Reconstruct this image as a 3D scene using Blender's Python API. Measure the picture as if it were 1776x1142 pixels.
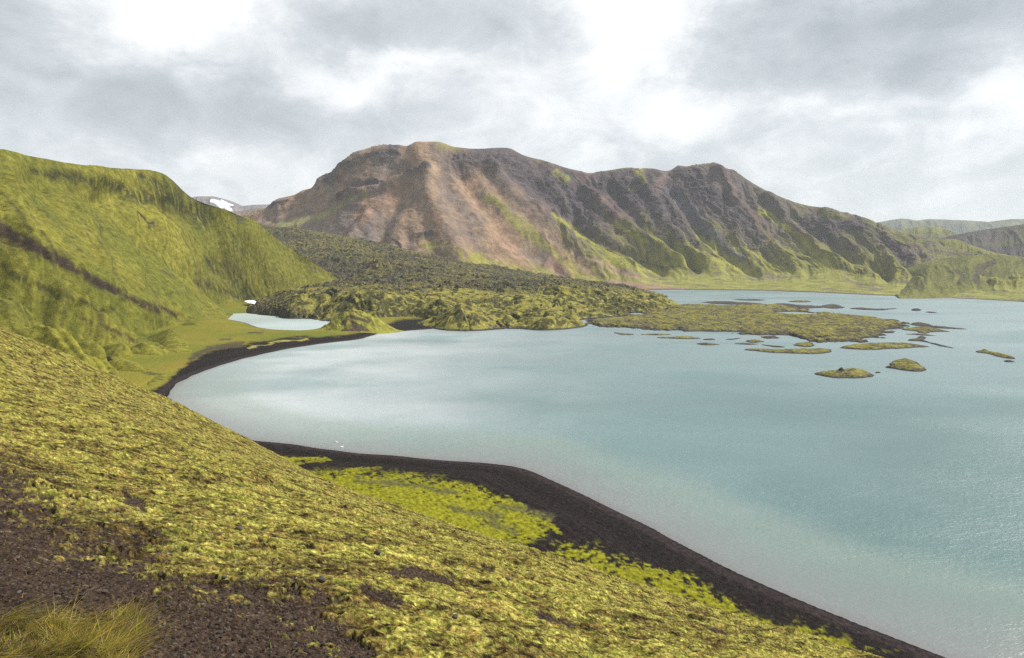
import bpy, math, random
import numpy as np
R = math.radians
scene = bpy.context.scene
for o in list(bpy.data.objects): bpy.data.objects.remove(o)
rng = np.random.default_rng(7)

# ---------------------------------------------------------------- camera
CAMZ = 70.0; F = 1184.0; CX = 888.0; CY = 571.0; HOR = 455.0
PITCH = math.atan((CY - HOR) / F)
cam = bpy.data.cameras.new("camera"); cam_o = bpy.data.objects.new("camera", cam)
scene.collection.objects.link(cam_o); scene.camera = cam_o
cam.sensor_width = 36.0; cam.lens = 36.0 * F / 1776.0
cam.clip_start = 0.1; cam.clip_end = 60000
cam_o.location = (0, 0, CAMZ); cam_o.rotation_euler = (R(90) - PITCH, 0, 0)

# ---------------------------------------------------------------- light
SUN_AZ, SUN_EL = R(76), R(45)
SKY_STRENGTH = 0.1
sun = bpy.data.lights.new("sun", 'SUN'); sun_o = bpy.data.objects.new("sun", sun)
scene.collection.objects.link(sun_o)
sun.energy = 4.7; sun.angle = R(5); sun.color = (1.0, 0.95, 0.87)
sun_o.rotation_euler = (R(90) - SUN_EL, 0, -SUN_AZ + math.pi)
scene.view_settings.view_transform = 'Standard'
scene.view_settings.look = 'None'
scene.view_settings.gamma = 1; scene.view_settings.exposure = 0.70
try:
    scene.view_settings.use_curve_mapping = False
except Exception: pass
scene.render.engine = 'CYCLES'
scene.cycles.use_denoising = False
scene.cycles.max_bounces = 6; scene.cycles.volume_bounces = 1

world = bpy.data.worlds.new("World"); scene.world = world; world.use_nodes = True
wt = world.node_tree; wt.nodes.clear()
class NB:
    """tiny node-graph helper"""
    def __init__(s, t): s.t = t
    def n(s, typ, **kw):
        nd = s.t.nodes.new(typ)
        for k, v in kw.items(): setattr(nd, k, v)
        return nd
    def put(s, sock, v):
        if isinstance(v, bpy.types.NodeSocket): s.t.links.new(v, sock)
        elif v is not None: sock.default_value = v
    def m(s, op, a, b=None, c=None, clamp=False):
        nd = s.n('ShaderNodeMath', operation=op, use_clamp=clamp)
        s.put(nd.inputs[0], a)
        if b is not None: s.put(nd.inputs[1], b)
        if c is not None: s.put(nd.inputs[2], c)
        return nd.outputs[0]
    def vm(s, op, a, b=None):
        nd = s.n('ShaderNodeVectorMath', operation=op); s.put(nd.inputs[0], a)
        if b is not None: s.put(nd.inputs[1], b)
        return nd.outputs[0]
    def noise(s, vec, scale, detail=4, rough=.5, dist=0, lac=2.0):
        nd = s.n('ShaderNodeTexNoise'); s.put(nd.inputs['Vector'], vec)
        nd.inputs['Scale'].default_value = scale; nd.inputs['Detail'].default_value = detail
        nd.inputs['Roughness'].default_value = rough; nd.inputs['Distortion'].default_value = dist
        return nd.outputs['Fac']
    def ramp(s, fac, stops, interp='LINEAR'):
        nd = s.n('ShaderNodeValToRGB'); s.put(nd.inputs[0], fac); cr = nd.color_ramp; cr.interpolation = interp
        while len(cr.elements) < len(stops): cr.elements.new(0.5)
        for e, (p, c) in zip(cr.elements, stops):
            e.position = p; e.color = (*c, 1) if len(c) == 3 else c
        return nd.outputs[0]
    def mix(s, fac, a, b, mode='MIX'):
        nd = s.n('ShaderNodeMix', data_type='RGBA', blend_type=mode)
        s.put(nd.inputs[0], fac)
        s.put(nd.inputs[6], (*a, 1) if isinstance(a, tuple) and len(a) == 3 else a)
        s.put(nd.inputs[7], (*b, 1) if isinstance(b, tuple) and len(b) == 3 else b)
        return nd.outputs[2]
    def maprange(s, v, a, b, c=0, d=1):
        nd = s.n('ShaderNodeMapRange'); nd.clamp = True
        s.put(nd.inputs[0], v)
        for i, q in enumerate((a, b, c, d)): nd.inputs[i + 1].default_value = q
        return nd.outputs[0]

w = NB(wt)
tc = w.n('ShaderNodeTexCoord').outputs['Generated']
d = w.vm('NORMALIZE', tc)
sp = w.n('ShaderNodeSeparateXYZ'); wt.links.new(d, sp.inputs[0])
dx, dy, dz = sp.outputs
az = w.m('ARCTAN2', dx, dy)
elv = w.m('ARCSINE', dz)
zc = w.m('ADD', w.m('MAXIMUM', dz, 0.0), 0.55)
cb = w.n('ShaderNodeCombineXYZ'); w.put(cb.inputs[0], w.m('DIVIDE', dx, zc)); w.put(cb.inputs[1], w.m('DIVIDE', dy, zc)); cb.inputs[2].default_value = 3.7
cp = cb.outputs[0]
n1 = w.noise(cp, 2.2, 9, .56, .3)
n2 = w.noise(w.vm('ADD', cp, (11.3, 4.1, 2.0)), 6.0, 8, .6, .5)
# direction space warp
cbn = w.n('ShaderNodeCombineXYZ'); w.put(cbn.inputs[0], az); w.put(cbn.inputs[1], w.m('MULTIPLY', elv, 1.6))
wa = w.m('MULTIPLY', w.m('SUBTRACT', w.noise(cbn.outputs[0], 5.0, 7, .62), .5), 0.34)
wb = w.m('MULTIPLY', w.m('SUBTRACT', w.noise(w.vm('ADD', cbn.outputs[0], (5., 9., 2.)), 5.0, 7, .62), .5), 0.20)
azw = w.m('ADD', az, wa); elw = w.m('ADD', elv, wb)
fine = w.noise(w.vm('ADD', cbn.outputs[0], (1., 2., 7.)), 9.0, 8, .62, .5)
BL = [  # u, v, radius u, radius v, strength
 (290, 85, 95, 50, .42), (440, 10, 170, 50, .46), (1120, 60, 100, 90, .50), (1080, 150, 100, 45, .22),
 (640, 135, 150, 22, .22), (600, 165, 120, 25, .12), (980, 215, 180, 30, .10), (1380, 215, 200, 22, .12),
 (1720, 190, 110, 34, .34), (1520, 20, 60, 22, .35), (1380, 18, 80, 16, .32), (390, 300, 60, 20, .18), (1250, 120, 40, 30, .1),
 (880, 110, 90, 70, .10), (1370, 290, 80, 20, .12), (1680, 260, 120, 24, .16), (60, 215, 90, 14, .14), (1600, 330, 180, 22, .04),
 (20, 120, 230, 85, -.30), (120, 190, 220, 25, -.14), (300, 225, 300, 45, -.16), (760, 35, 150, 45, -.22), (620, 85, 120, 35, -.18), (900, 60, 60, 30, -.08),
 (1290, 110, 130, 40, -.24), (1180, 165, 90, 16, -.20), (1500, 100, 230, 60, -.27), (1750, 100, 150, 80, -.22), (1480, 170, 110, 22, -.10), (560, 240, 250, 50, -.10),
 (1560, 240, 70, 14, -.12), (1600, 320, 240, 35, -.12), (1000, 120, 30, 20, -.05)]
acc = None
for (u, v, ru, rv, s_) in BL:
    a0 = math.atan((u - CX) / F); e0 = math.atan((HOR - v) / F)
    qa = w.m('MULTIPLY', w.m('SUBTRACT', azw, a0), F / ru); qe = w.m('MULTIPLY', w.m('SUBTRACT', elw, e0), F / rv)
    g = w.m('MULTIPLY', w.m('POWER', 2.718, w.m('MULTIPLY', w.m('ADD', w.m('MULTIPLY', qa, qa), w.m('MULTIPLY', qe, qe)), -.6)), s_)
    acc = g if acc is None else w.m('ADD', acc, g)
br = w.m('ADD', w.m('ADD', w.m('MULTIPLY', w.m('SUBTRACT', n1, .5), .85), w.m('MULTIPLY', w.m('SUBTRACT', n2, .5), .34)), acc)
br = w.m('ADD', w.m('ADD', br, w.m('MULTIPLY', w.m('SUBTRACT', fine, .5), .85)), .57)
ccol = w.ramp(br, [(0.0, (.41, .45, .475)), (0.26, (.535, .58, .605)), (0.5, (.67, .71, .735)), (.72, (.88, .905, .92)), (.96, (1.12, 1.12, 1.12))])
cloud = w.mix(1.0, ccol, (.64 / SKY_STRENGTH,) * 3, 'MULTIPLY')
sky = w.n('ShaderNodeTexSky'); sky.sky_type = 'NISHITA'; sky.sun_disc = False
sky.sun_elevation = SUN_EL; sky.sun_rotation = SUN_AZ
tot = w.mix(w.maprange(dz, -.06, -.01), (.6, .62, .5), w.mix(0.94, sky.outputs[0], cloud))
bg = w.n('ShaderNodeBackground'); wt.links.new(tot, bg.inputs[0]); bg.inputs[1].default_value = SKY_STRENGTH
wo = w.n('ShaderNodeOutputWorld'); wt.links.new(bg.outputs[0], wo.inputs[0])

# ---------------------------------------------------------------- numpy helpers
cp_, sp_ = math.cos(PITCH), math.sin(PITCH)
def ray(u, v):
    u = np.asarray(u, float); v = np.asarray(v, float)
    return np.stack([(u - CX), F * cp_ + (CY - v) * sp_, -F * sp_ + (CY - v) * cp_], -1)
def at(u, v, D):
    r = ray(u, v); k = np.asarray(D, float) / r[..., 1]
    return r * k[..., None] + np.array([0, 0, CAMZ])
def on(u, v, z=0.0):
    r = ray(u, v); k = (z - CAMZ) / r[..., 2]
    return r * k[..., None] + np.array([0, 0, CAMZ])
def proj(P):
    x, y, z = P[..., 0], P[..., 1], P[..., 2] - CAMZ
    dep = np.maximum(y * cp_ - z * sp_, .05); up = y * sp_ + z * cp_
    return (CX + F * x / dep).astype(np.float32), (CY - F * up / dep).astype(np.float32)
PERM = np.random.default_rng(3).permutation(256).astype(np.int32); PERM = np.concatenate([PERM, PERM])
GA = np.random.default_rng(4).uniform(0, 2 * np.pi, 256); GX = np.cos(GA).astype(np.float32); GY = np.sin(GA).astype(np.float32)
def perlin(x, y, seed=0):
    x = np.asarray(x, np.float32) + np.float32(seed * 17.31); y = np.asarray(y, np.float32) + np.float32(seed * 7.77)
    xi = np.floor(x).astype(np.int32); yi = np.floor(y).astype(np.int32)
    xf = x - xi; yf = y - yi; X = xi & 255; Y = yi & 255
    u = xf * xf * xf * (xf * (xf * 6 - 15) + 10); v = yf * yf * yf * (yf * (yf * 6 - 15) + 10)
    def g(a, b, fx, fy):
        h = PERM[PERM[a & 255] + (b & 255)]; return GX[h] * fx + GY[h] * fy
    n00 = g(X, Y, xf, yf); n10 = g(X + 1, Y, xf - 1, yf); n01 = g(X, Y + 1, xf, yf - 1); n11 = g(X + 1, Y + 1, xf - 1, yf - 1)
    a = n00 + u * (n10 - n00); b = n01 + u * (n11 - n01)
    return (a + v * (b - a)) * 1.5
def fbm(x, y, o=5, g=.5, seed=0):
    s = 0; a = 1.0; f = 1.0; t = 0
    for i in range(o):
        s = s + a * perlin(x * f, y * f, seed + i); t += a; a *= g; f *= 2.03
    return s / t
def ridged(x, y, o=5, g=.5, seed=0):
    s = 0; a = 1.0; f = 1.0; t = 0
    for i in range(o):
        s = s + a * (1 - 2 * np.abs(perlin(x * f, y * f, seed + i))); t += a; a *= g; f *= 2.03
    return s / t
def billow(x, y, o=4, g=.5, seed=0): return -ridged(x, y, o, g, seed)
def ss(a, b, x):
    t = np.clip((x - a) / (b - a), 0, 1); return t * t * (3 - 2 * t)
def sdpoly(X, Y, poly):
    """signed distance, positive inside"""
    poly = np.asarray(poly, np.float32); X = np.asarray(X, np.float32); Y = np.asarray(Y, np.float32)
    best = np.full(X.shape, 1e18, np.float32); ins = np.zeros(X.shape, bool)
    for i in range(len(poly)):
        ax, ay = poly[i]; bx, by = poly[(i + 1) % len(poly)]
        ex, ey = bx - ax, by - ay; px, py = X - ax, Y - ay
        t = np.clip((px * ex + py * ey) / (ex * ex + ey * ey + 1e-9), 0, 1)
        best = np.minimum(best, (px - t * ex) ** 2 + (py - t * ey) ** 2)
        if ay != by: ins ^= ((ay > Y) != (by > Y)) & (X < (bx - ax) * (Y - ay) / (by - ay) + ax)
    return np.where(ins, np.sqrt(best), -np.sqrt(best))
def sdline(X, Y, pts):
    best = np.full(X.shape, 1e18, np.float32); par = np.zeros(X.shape, np.float32); n = len(pts) - 1
    side = np.zeros(X.shape, np.float32)
    for i in range(n):
        ax, ay = pts[i][:2]; bx, by = pts[i + 1][:2]; ex, ey = bx - ax, by - ay; px, py = X - ax, Y - ay
        t = np.clip((px * ex + py * ey) / (ex * ex + ey * ey + 1e-9), 0, 1)
        dd = (px - t * ex) ** 2 + (py - t * ey) ** 2; m = dd < best
        best = np.where(m, dd, best); par = np.where(m, (i + t) / n, par)
        side = np.where(m, np.sign(ex * py - ey * px), side)
    return np.sqrt(best), par, side
def stroke(U, V, pts, wd, soft=.5):
    """1 on the line, 0 past wd"""
    dd, par, _ = sdline(U, V, pts)
    wl = wd if np.isscalar(wd) else wd[0] + (wd[1] - wd[0]) * par
    return 1 - ss(1 - soft, 1.0, dd / wl)
def smooth_poly(pts, n=6, closed=True):
    p = np.asarray(pts, float); N = len(p); out = []
    for i in range(N if closed else N - 1):
        p0 = p[(i - 1) % N] if closed or i > 0 else p[0]; p1 = p[i]; p2 = p[(i + 1) % N]; p3 = p[(i + 2) % N] if closed or i + 2 < N else p[-1]
        for k in range(n):
            t = k / n
            out.append(.5 * ((2 * p1) + (-p0 + p2) * t + (2 * p0 - 5 * p1 + 4 * p2 - p3) * t * t + (-p0 + 3 * p1 - 3 * p2 + p3) * t ** 3))
    if not closed: out.append(p[-1])
    return np.array(out)
def pchip(xs, Y, xq):
    """monotone cubic along axis 0"""
    xs = np.asarray(xs, float); Y = np.asarray(Y, float); h = np.diff(xs)
    dl = np.diff(Y, axis=0) / h.reshape(-1, *([1] * (Y.ndim - 1))); m = np.zeros_like(Y)
    m[0] = dl[0]; m[-1] = dl[-1]
    a = dl[:-1]; b = dl[1:]; ok = a * b > 0
    m[1:-1] = np.where(ok, 2 * a * b / np.where(ok, a + b, 1), 0)
    i = np.clip(np.searchsorted(xs, xq) - 1, 0, len(xs) - 2)
    sh = (-1, *([1] * (Y.ndim - 1))); H = h[i].reshape(sh); t = ((xq - xs[i]) / h[i]).reshape(sh)
    return (2 * t**3 - 3 * t**2 + 1) * Y[i] + (t**3 - 2 * t**2 + t) * H * m[i] + (-2 * t**3 + 3 * t**2) * Y[i + 1] + (t**3 - t**2) * H * m[i + 1]
def catm(xs, Y, xq):
    """cubic (finite difference tangents) along axis 0"""
    xs = np.asarray(xs, float); Y = np.asarray(Y, float); m = np.gradient(Y, xs, axis=0)
    i = np.clip(np.searchsorted(xs, xq) - 1, 0, len(xs) - 2); h = np.diff(xs)
    sh = (-1, *([1] * (Y.ndim - 1))); H = h[i].reshape(sh); t = ((xq - xs[i]) / h[i]).reshape(sh)
    return (2 * t**3 - 3 * t**2 + 1) * Y[i] + (t**3 - 2 * t**2 + t) * H * m[i] + (-2 * t**3 + 3 * t**2) * Y[i + 1] + (t**3 - t**2) * H * m[i + 1]
def normals(P):
    a = np.gradient(P, axis=0); b = np.gradient(P, axis=1); n = np.cross(a, b)
    n /= np.linalg.norm(n, axis=-1, keepdims=True) + 1e-9
    return np.where((n[..., 2:3].mean() < 0), -n, n)
def lerp(a, b, t):
    if np.ndim(t) and np.ndim(b) == 1 : t = t[..., None]
    elif np.ndim(t) and np.ndim(a) > np.ndim(t): t = t[..., None]
    return a + (b - a) * t
C = lambda *c: np.array(c, np.float32)
def paint(col, c, m):
    return col + (c - col) * m[..., None]

def tag(o, label=None, cat=None, group=None, kind=None):
    if label: o['label'] = label
    if cat: o['category'] = cat
    if group: o['group'] = group
    if kind: o['kind'] = kind
    return o
def mesh_raw(name, verts, faces_idx, loop_n, mat, col=None, parent=None, smooth=True, attrs=None):
    me = bpy.data.meshes.new(name); nv = len(verts); nf = len(faces_idx) // loop_n
    me.vertices.add(nv); me.vertices.foreach_set('co', np.ascontiguousarray(verts, np.float32).ravel())
    me.loops.add(len(faces_idx)); me.loops.foreach_set('vertex_index', np.ascontiguousarray(faces_idx, np.int32))
    me.polygons.add(nf); me.polygons.foreach_set('loop_start', np.arange(nf, dtype=np.int32) * loop_n)
    me.polygons.foreach_set('loop_total', np.full(nf, loop_n, np.int32))
    if smooth: me.polygons.foreach_set('use_smooth', np.ones(nf, bool))
    me.update(calc_edges=True)
    if col is not None:
        ca = me.color_attributes.new('Col', 'FLOAT_COLOR', 'POINT')
        c4 = np.ones((nv, 4), np.float32); c4[:, :3] = np.clip(np.reshape(col, (-1, 3)), 0, 1); ca.data.foreach_set('color', c4.ravel())
    for k, v in (attrs or {}).items():
        at_ = me.attributes.new(k, 'FLOAT', 'POINT'); at_.data.foreach_set('value', np.ascontiguousarray(v, np.float32).ravel())
    me.materials.append(mat)
    o = bpy.data.objects.new(name, me); scene.collection.objects.link(o)
    if parent: o.parent = parent
    return o
def grid(name, P, mat, col=None, keep=None, attrs=None, smooth=True):
    n, m = P.shape[:2]; idx = np.arange(n * m).reshape(n, m)
    q = np.stack([idx[:-1, :-1], idx[1:, :-1], idx[1:, 1:], idx[:-1, 1:]], -1).reshape(-1, 4)
    if keep is not None:
        k = keep.astype(bool); kk = (k[:-1, :-1] | k[1:, :-1] | k[1:, 1:] | k[:-1, 1:]).reshape(-1); q = q[kk]
    V = P.reshape(-1, 3)
    a, b, c = V[q[:, 0]], V[q[:, 1]], V[q[:, 2]]
    if np.cross(b - a, c - a)[:, 2].sum() < 0: q = q[:, ::-1]
    if keep is not None:
        used, inv = np.unique(q, return_inverse=True); q = inv.reshape(-1, 4); V = V[used]
        if col is not None: col = np.reshape(col, (-1, 3))[used]
        if attrs: attrs = {k: np.reshape(v, -1)[used] for k, v in attrs.items()}
    return mesh_raw(name, V, q.reshape(-1), 4, mat, col, attrs=attrs, smooth=smooth)

# ---------------------------------------------------------------- materials
def mat_ground(name, s1, s2, bump=.5, dist=.1, var=.5, rough=.95, detail=8, hue=None, lo=.28):
    """vertex painted albedo broken up by two procedural noises, with bump"""
    m = bpy.data.materials.new(name); m.use_nodes = True; t = m.node_tree; t.nodes.clear(); b = NB(t)
    out = b.n('ShaderNodeOutputMaterial'); p = b.n('ShaderNodeBsdfPrincipled'); t.links.new(p.outputs[0], out.inputs[0])
    tcx = b.n('ShaderNodeTexCoord').outputs['Object']
    vc = b.n('ShaderNodeVertexColor'); vc.layer_name = 'Col'
    a = b.noise(tcx, s1, detail, .62, .2); c = b.noise(tcx, s2, detail, .65)
    f = b.m('MULTIPLY', b.maprange(a, lo, 1 - lo, 1 - var, 1 + var), b.maprange(c, lo, 1 - lo, 1 - var * .8, 1 + var * .8))
    col = b.mix(1.0, vc.outputs[0], f, 'MULTIPLY')
    if hue:
        h = b.noise(b.vm('ADD', tcx, (31., 17., 5.)), s1 * .6, 6, .6)
        col = b.mix(b.maprange(h, .5, .68, 0, hue[1]), col, b.mix(1.0, col, hue[0], 'MULTIPLY'))
    t.links.new(col, p.inputs['Base Color']); p.inputs['Roughness'].default_value = rough
    p.inputs['Specular IOR Level'].default_value = .04
    bu = b.n('ShaderNodeBump'); bu.inputs['Strength'].default_value = bump; bu.inputs['Distance'].default_value = dist
    t.links.new(b.m('ADD', a, b.m('MULTIPLY', c, .5)), bu.inputs['Height']); t.links.new(bu.outputs[0], p.inputs['Normal'])
    return m
def mat_plain(name, color, rough=.8, s=4, var=.3, bump=.2, dist=.01):
    m = bpy.data.materials.new(name); m.use_nodes = True; t = m.node_tree; t.nodes.clear(); b = NB(t)
    out = b.n('ShaderNodeOutputMaterial'); p = b.n('ShaderNodeBsdfPrincipled'); t.links.new(p.outputs[0], out.inputs[0])
    tcx = b.n('ShaderNodeTexCoord').outputs['Object']; a = b.noise(tcx, s, 6, .6)
    col = b.mix(1.0, color, b.maprange(a, .25, .75, 1 - var, 1 + var), 'MULTIPLY')
    t.links.new(col, p.inputs['Base Color']); p.inputs['Roughness'].default_value = rough
    bu = b.n('ShaderNodeBump'); bu.inputs['Strength'].default_value = bump; bu.inputs['Distance'].default_value = dist
    t.links.new(a, bu.inputs['Height']); t.links.new(bu.outputs[0], p.inputs['Normal'])
    return m
M_slope = mat_ground('mossy_slope', 17.0, 60.0, .7, .018, .58, hue=((1.12, .90, .7, 1), .5), lo=.36)
M_beach = mat_ground('beach_and_flats', .8, 5.0, .7, .1, .38)
M_hill = mat_ground('mossy_hill', .16, .9, 1.0, .9, .48)
M_mount = mat_ground('rhyolite_mountain', .035, .2, 1.0, 3.0, .36)
M_lava = mat_ground('mossy_lava', .2, 1.0, 1.0, .8, .6)
M_far = mat_ground('far_hill', .006, .03, .8, 12.0, .25)

def mat_water(name, deep, shallow, bs=1.0):
    m = bpy.data.materials.new(name); m.use_nodes = True; t = m.node_tree; t.nodes.clear(); b = NB(t)
    out = b.n('ShaderNodeOutputMaterial'); p = b.n('ShaderNodeBsdfPrincipled'); t.links.new(p.outputs[0], out.inputs[0])
    tcx = b.n('ShaderNodeTexCoord').outputs['Object']
    vc = b.n('ShaderNodeVertexColor'); vc.layer_name = 'Col'
    mp = b.n('ShaderNodeMapping'); mp.inputs['Rotation'].default_value = (0, 0, R(-28)); mp.inputs['Scale'].default_value = (1, 2.1, 1); t.links.new(tcx, mp.inputs[0])
    patch = b.noise(mp.outputs[0], .006, 5, .55, .6)
    patch2 = b.noise(mp.outputs[0], .03, 4, .55, .4)
    t.links.new(b.mix(1.0, vc.outputs[0], b.maprange(b.m('ADD', b.m('MULTIPLY', patch, .7), b.m('MULTIPLY', patch2, .3)), .35, .65, .93, 1.07), 'MULTIPLY'), p.inputs['Base Color'])
    r1 = b.noise(mp.outputs[0], .55, 3, .6, .4); r2 = b.noise(mp.outputs[0], 1.6, 3, .6, .3); r3 = b.noise(mp.outputs[0], .14, 3, .5)
    h = b.m('ADD', b.m('ADD', r1, b.m('MULTIPLY', r2, .4)), b.m('MULTIPLY', r3, 1.2))
    bu = b.n('ShaderNodeBump'); bu.inputs['Distance'].default_value = .6 * bs
    t.links.new(b.maprange(patch, .38, .62, .35, .8), bu.inputs['Strength'])
    t.links.new(h, bu.inputs['Height']); t.links.new(bu.outputs[0], p.inputs['Normal'])
    t.links.new(b.maprange(patch, .4, .6, .34, .44), p.inputs['Roughness'])
    p.inputs['IOR'].default_value = 1.33; p.inputs['Specular IOR Level'].default_value = .6
    return m
M_water = mat_water('lake_water', None, None)
M_snow = mat_plain('snow', (.58, .60, .64, 1), .6, .4, .06, .3, .2)

# ---------------------------------------------------------------- lake outline (world coordinates on z = 0)
NEAR = [(1640,1142),(1500,1086),(1360,1031),(1240,977),(1140,921),(1060,881),(1000,852),(970,838),(940,825.5),(915,816),(885,809),(845,804),(800,800.5),(700,793),(600,784),(500,771),(420,759)]
LEFT = [(340,735),(300,708),(289,688),(306,667),(346,647),(408,626),(432,620),(484,608),(553,597),(620,589),(640,583.5),(660,578.5),(700,574.5),(745,571)]
shore_px = NEAR + LEFT + [(800,566),(900,560),(1000,556),(1070,548),(1140,530),(1120,510),(1125,502.5)]
FARS = [(1130,502.3),(1220,502.5),(1300,503.5),(1400,506.5),(1500,511),(1600,514.5),(1700,519),(1776,523.5),(1950,534)]
P1 = on([p[0] for p in shore_px], [p[1] for p in shore_px])[:, :2]
P2 = on([p[0] for p in FARS], [p[1] for p in FARS])[:, :2]
LAKE = np.concatenate([P1, P2, np.array([(1500, 700), (1500, 200), (1100, -150), (600, -150), (300, 20), (160, 72)])])
LAKE = np.concatenate([smooth_poly(LAKE[:len(P1)], 3, False), smooth_poly(LAKE[len(P1):], 3, False)])
POND_PX = [(377,549),(392,545.5),(430,543.5),(462,542.5),(500,545),(545,548),(568,553),(572,560),(556,569),(530,573.2),(500,573),(470,571.5),(446,567.5),(425,560),(400,555)]
POND = smooth_poly(on([p[0] for p in POND_PX], [p[1] for p in POND_PX])[:, :2], 3)

# foreground hill the photographer stands on
GA_, GB_ = .32, .43; GM = math.hypot(GA_, GB_); S0, S1 = GA_ / GM, GB_ / GM
H0 = 2.7
def slope_z(x, y):
    s = x * S0 + y * S1
    b = H0 / 30.0 ** 2; g0 = GM - 2 * math.sqrt(b * H0)
    # curvature only downhill; cap the steepness
    scap = (.72 - g0) / (2 * b)
    sc = np.minimum(s, scap); z = CAMZ - H0 - g0 * sc - b * sc * np.maximum(sc, -40) - np.maximum(s - scap, 0) * .72
    across = -x * S1 + y * S0
    # the hill swings up to the left in the distance
    a2 = np.clip(across, 0, 400)
    m_a = np.minimum(a2, 95)
    return z - .0002 * m_a ** 2 + 1e-5 * m_a ** 3 + .2327 * np.maximum(a2 - 95, 0) - .004 * np.maximum(a2 - 88, 0) ** 2

# ---------------------------------------------------------------- ground: beach, flats and lake bed
def flat_z(X, Y):
    sd = sdpoly(X, Y, LAKE); pd = sdpoly(X, Y, POND)
    n = fbm(X * .02, Y * .02, 4, .5, 40); n2 = fbm(X * .12, Y * .12, 4, .5, 41)
    wv = perlin(X * .05, Y * .05, 44) * 1.2
    s2 = sd + wv
    land = np.maximum(-s2, 0)
    z = np.where(s2 > 0, -.10 * s2 - .0, 1.6 * (1 - np.exp(-land / 9)) + .7 * ss(14, 20, land) + .02 * np.clip(land - 20, 0, 300))
    z = z + ss(6, 40, land) * (n * 1.6 + n2 * .25)
    z = np.maximum(z, -9)
    zp = np.where(pd > 0, -.25 - .05 * pd, .25 + .05 * -pd)
    k = ss(-45, -2, pd); return z * (1 - k) + np.minimum(z, zp) * k, sd, pd

az_ = np.radians(np.linspace(-50, 50, 1050)); rr = np.exp(np.linspace(math.log(70), math.log(2600), 760))
A_, R_ = np.meshgrid(az_, rr); X = R_ * np.sin(A_); Y = R_ * np.cos(A_)
Z, sd, pd = flat_z(X, Y)
P = np.stack([X, Y, Z], -1); U, V = proj(P)
wu = fbm(X * .05, Y * .05, 5, .6, 60); wv_ = fbm(X * .05, Y * .05, 5, .6, 66)
near = ss(330, 260, Y)                        # the near black beach
k = 260 / np.maximum(Y, 80)                   # warp in px grows close by
Uw = U + wu * 34 * k; Vw = V + wv_ * 13 * k
sand = C(.0120, .0100, .0098); col = np.broadcast_to(sand, (*X.shape, 3)).copy()
shore = -sd
tide = perlin(shore * .55 + wu * 1.5, X * .004, 70)
col = paint(col, C(.018, .0148, .0145), ss(.0, .35, tide) * ss(2, 5, shore) * .8)
col = paint(col, C(.011, .009, .009), ss(-.1, -.45, tide) * ss(3, 6, shore) * .8)
col = paint(col, C(.024, .0185, .019), ss(-.5, .5, shore) * (1 - ss(3.5, 6, shore)) * .9)
col = paint(col, C(.013, .011, .012), ss(-1.5, -.2, shore) * (1 - ss(.0, 1.3, shore)))
mossc = C(.25, .245, .018); mossd = C(.15, .155, .03); mossc = mossc * .58; foam = C(.5, .5, .5)
mn = fbm(X * .16, Y * .16, 5, .62, 50); mb = fbm(X * .6, Y * .6, 4, .6, 52)
def mosspoly(poly, soft, thr, c=mossc, amt=1.0):
    global col
    q = sdpoly(Uw, Vw, poly)
    f = ss(-soft, soft, q) * ss(thr - .10, thr + .34, mn * 1.0 + mb * 1.3 + (q / (soft * 4)).clip(-.4, .4)) * amt * near
    col = paint(col, c, f)
mosspoly([(520,815),(620,818),(700,824),(780,832),(830,845),(860,862),(905,875),(935,895),(955,932),(925,952),(880,950),(780,930),(640,890),(500,845)], 8, -.22)
mosspoly([(470,794),(560,793),(560,803),(480,806)], 3, -.1)
mosspoly([(600,815),(655,808),(660,815),(600,822)], 3, -.1, mossc, .8)
mosspoly([(830,845),(870,858),(960,900),(985,925),(975,930),(900,890),(840,860)], 3, .0)
mosspoly([(960,940),(1040,940),(1110,965),(1200,1005),(1300,1062),(1400,1095),(1540,1142),(1400,1142),(1200,1075),(1050,1010),(940,970)], 12, .16)
mosspoly([(1050,975),(1140,985),(1250,1040),(1380,1090),(1480,1120),(1500,1142),(1380,1142),(1230,1075),(1090,1020)], 8, -.02, mossc * .9)
# bare patches inside the moss
for pts, wd in (([(620,832),(700,838),(790,850)], 7), ([(860,880),(910,885),(960,900)], 13), ([(780,880),(850,900),(900,925)], 9)):
    col = paint(col, C(.06, .056, .03), stroke(Uw, Vw, pts, wd, .9) * near * .75)
col = col * (1 + (fbm(X * 1.1, Y * 1.1, 4, .65, 55) * 1.1 + mb * .5)[..., None] * near[..., None])
# far green flat round the pond
fg = ss(-.15, .12, fbm(X * .02, Y * .05, 4, .6, 80) + ss(24, 60, shore) * 1.1 - .62) * ss(330, 380, Y)
q = sdpoly(Uw, Vw, [(235,690),(272,676),(303,650),(324,632),(357,613),(408,601),(458,591),(509,585.5),(586,583),(630,576),(660,566),(690,556),(760,550),(760,470),(200,470),(200,690)])
gm = ss(-3, 4, q + wu * 8 * ss(900, 450, Y) + mb * 3) * ss(300, 340, Y)
green = paint(np.broadcast_to(C(.145, .128, .022), (*X.shape, 3)).copy(), C(.105, .115, .018), ss(-.2, .3, fbm(X * .01, Y * .01, 4, .5, 90)))
green = paint(green, C(.155, .11, .028), ss(.15, .45, fbm(X * .03, Y * .012, 4, .5, 91)) * .6)
col = col + (green - col) * gm[..., None]
# brown track like soil patches along the back of the beach
for pts, wd, c in (([(330,622),(360,606),(420,596)], 7, C(.045, .034, .028)), ([(380,590),(400,588)], 3, C(.06, .045, .035)), ([(430,577),(455,576)], 3, C(.05, .04, .03)), ([(430,604),(480,594),(535,588)], 1.6, C(.25, .22, .06))):
    col = paint(col, c, stroke(U + wu * 10, V + wv_ * 5, pts, wd, .8) * .85)
col = paint(col, C(.10, .075, .06), (ss(-1.5, 0, -pd) * (1 - ss(2, 6, -pd))) * .8)
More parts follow.
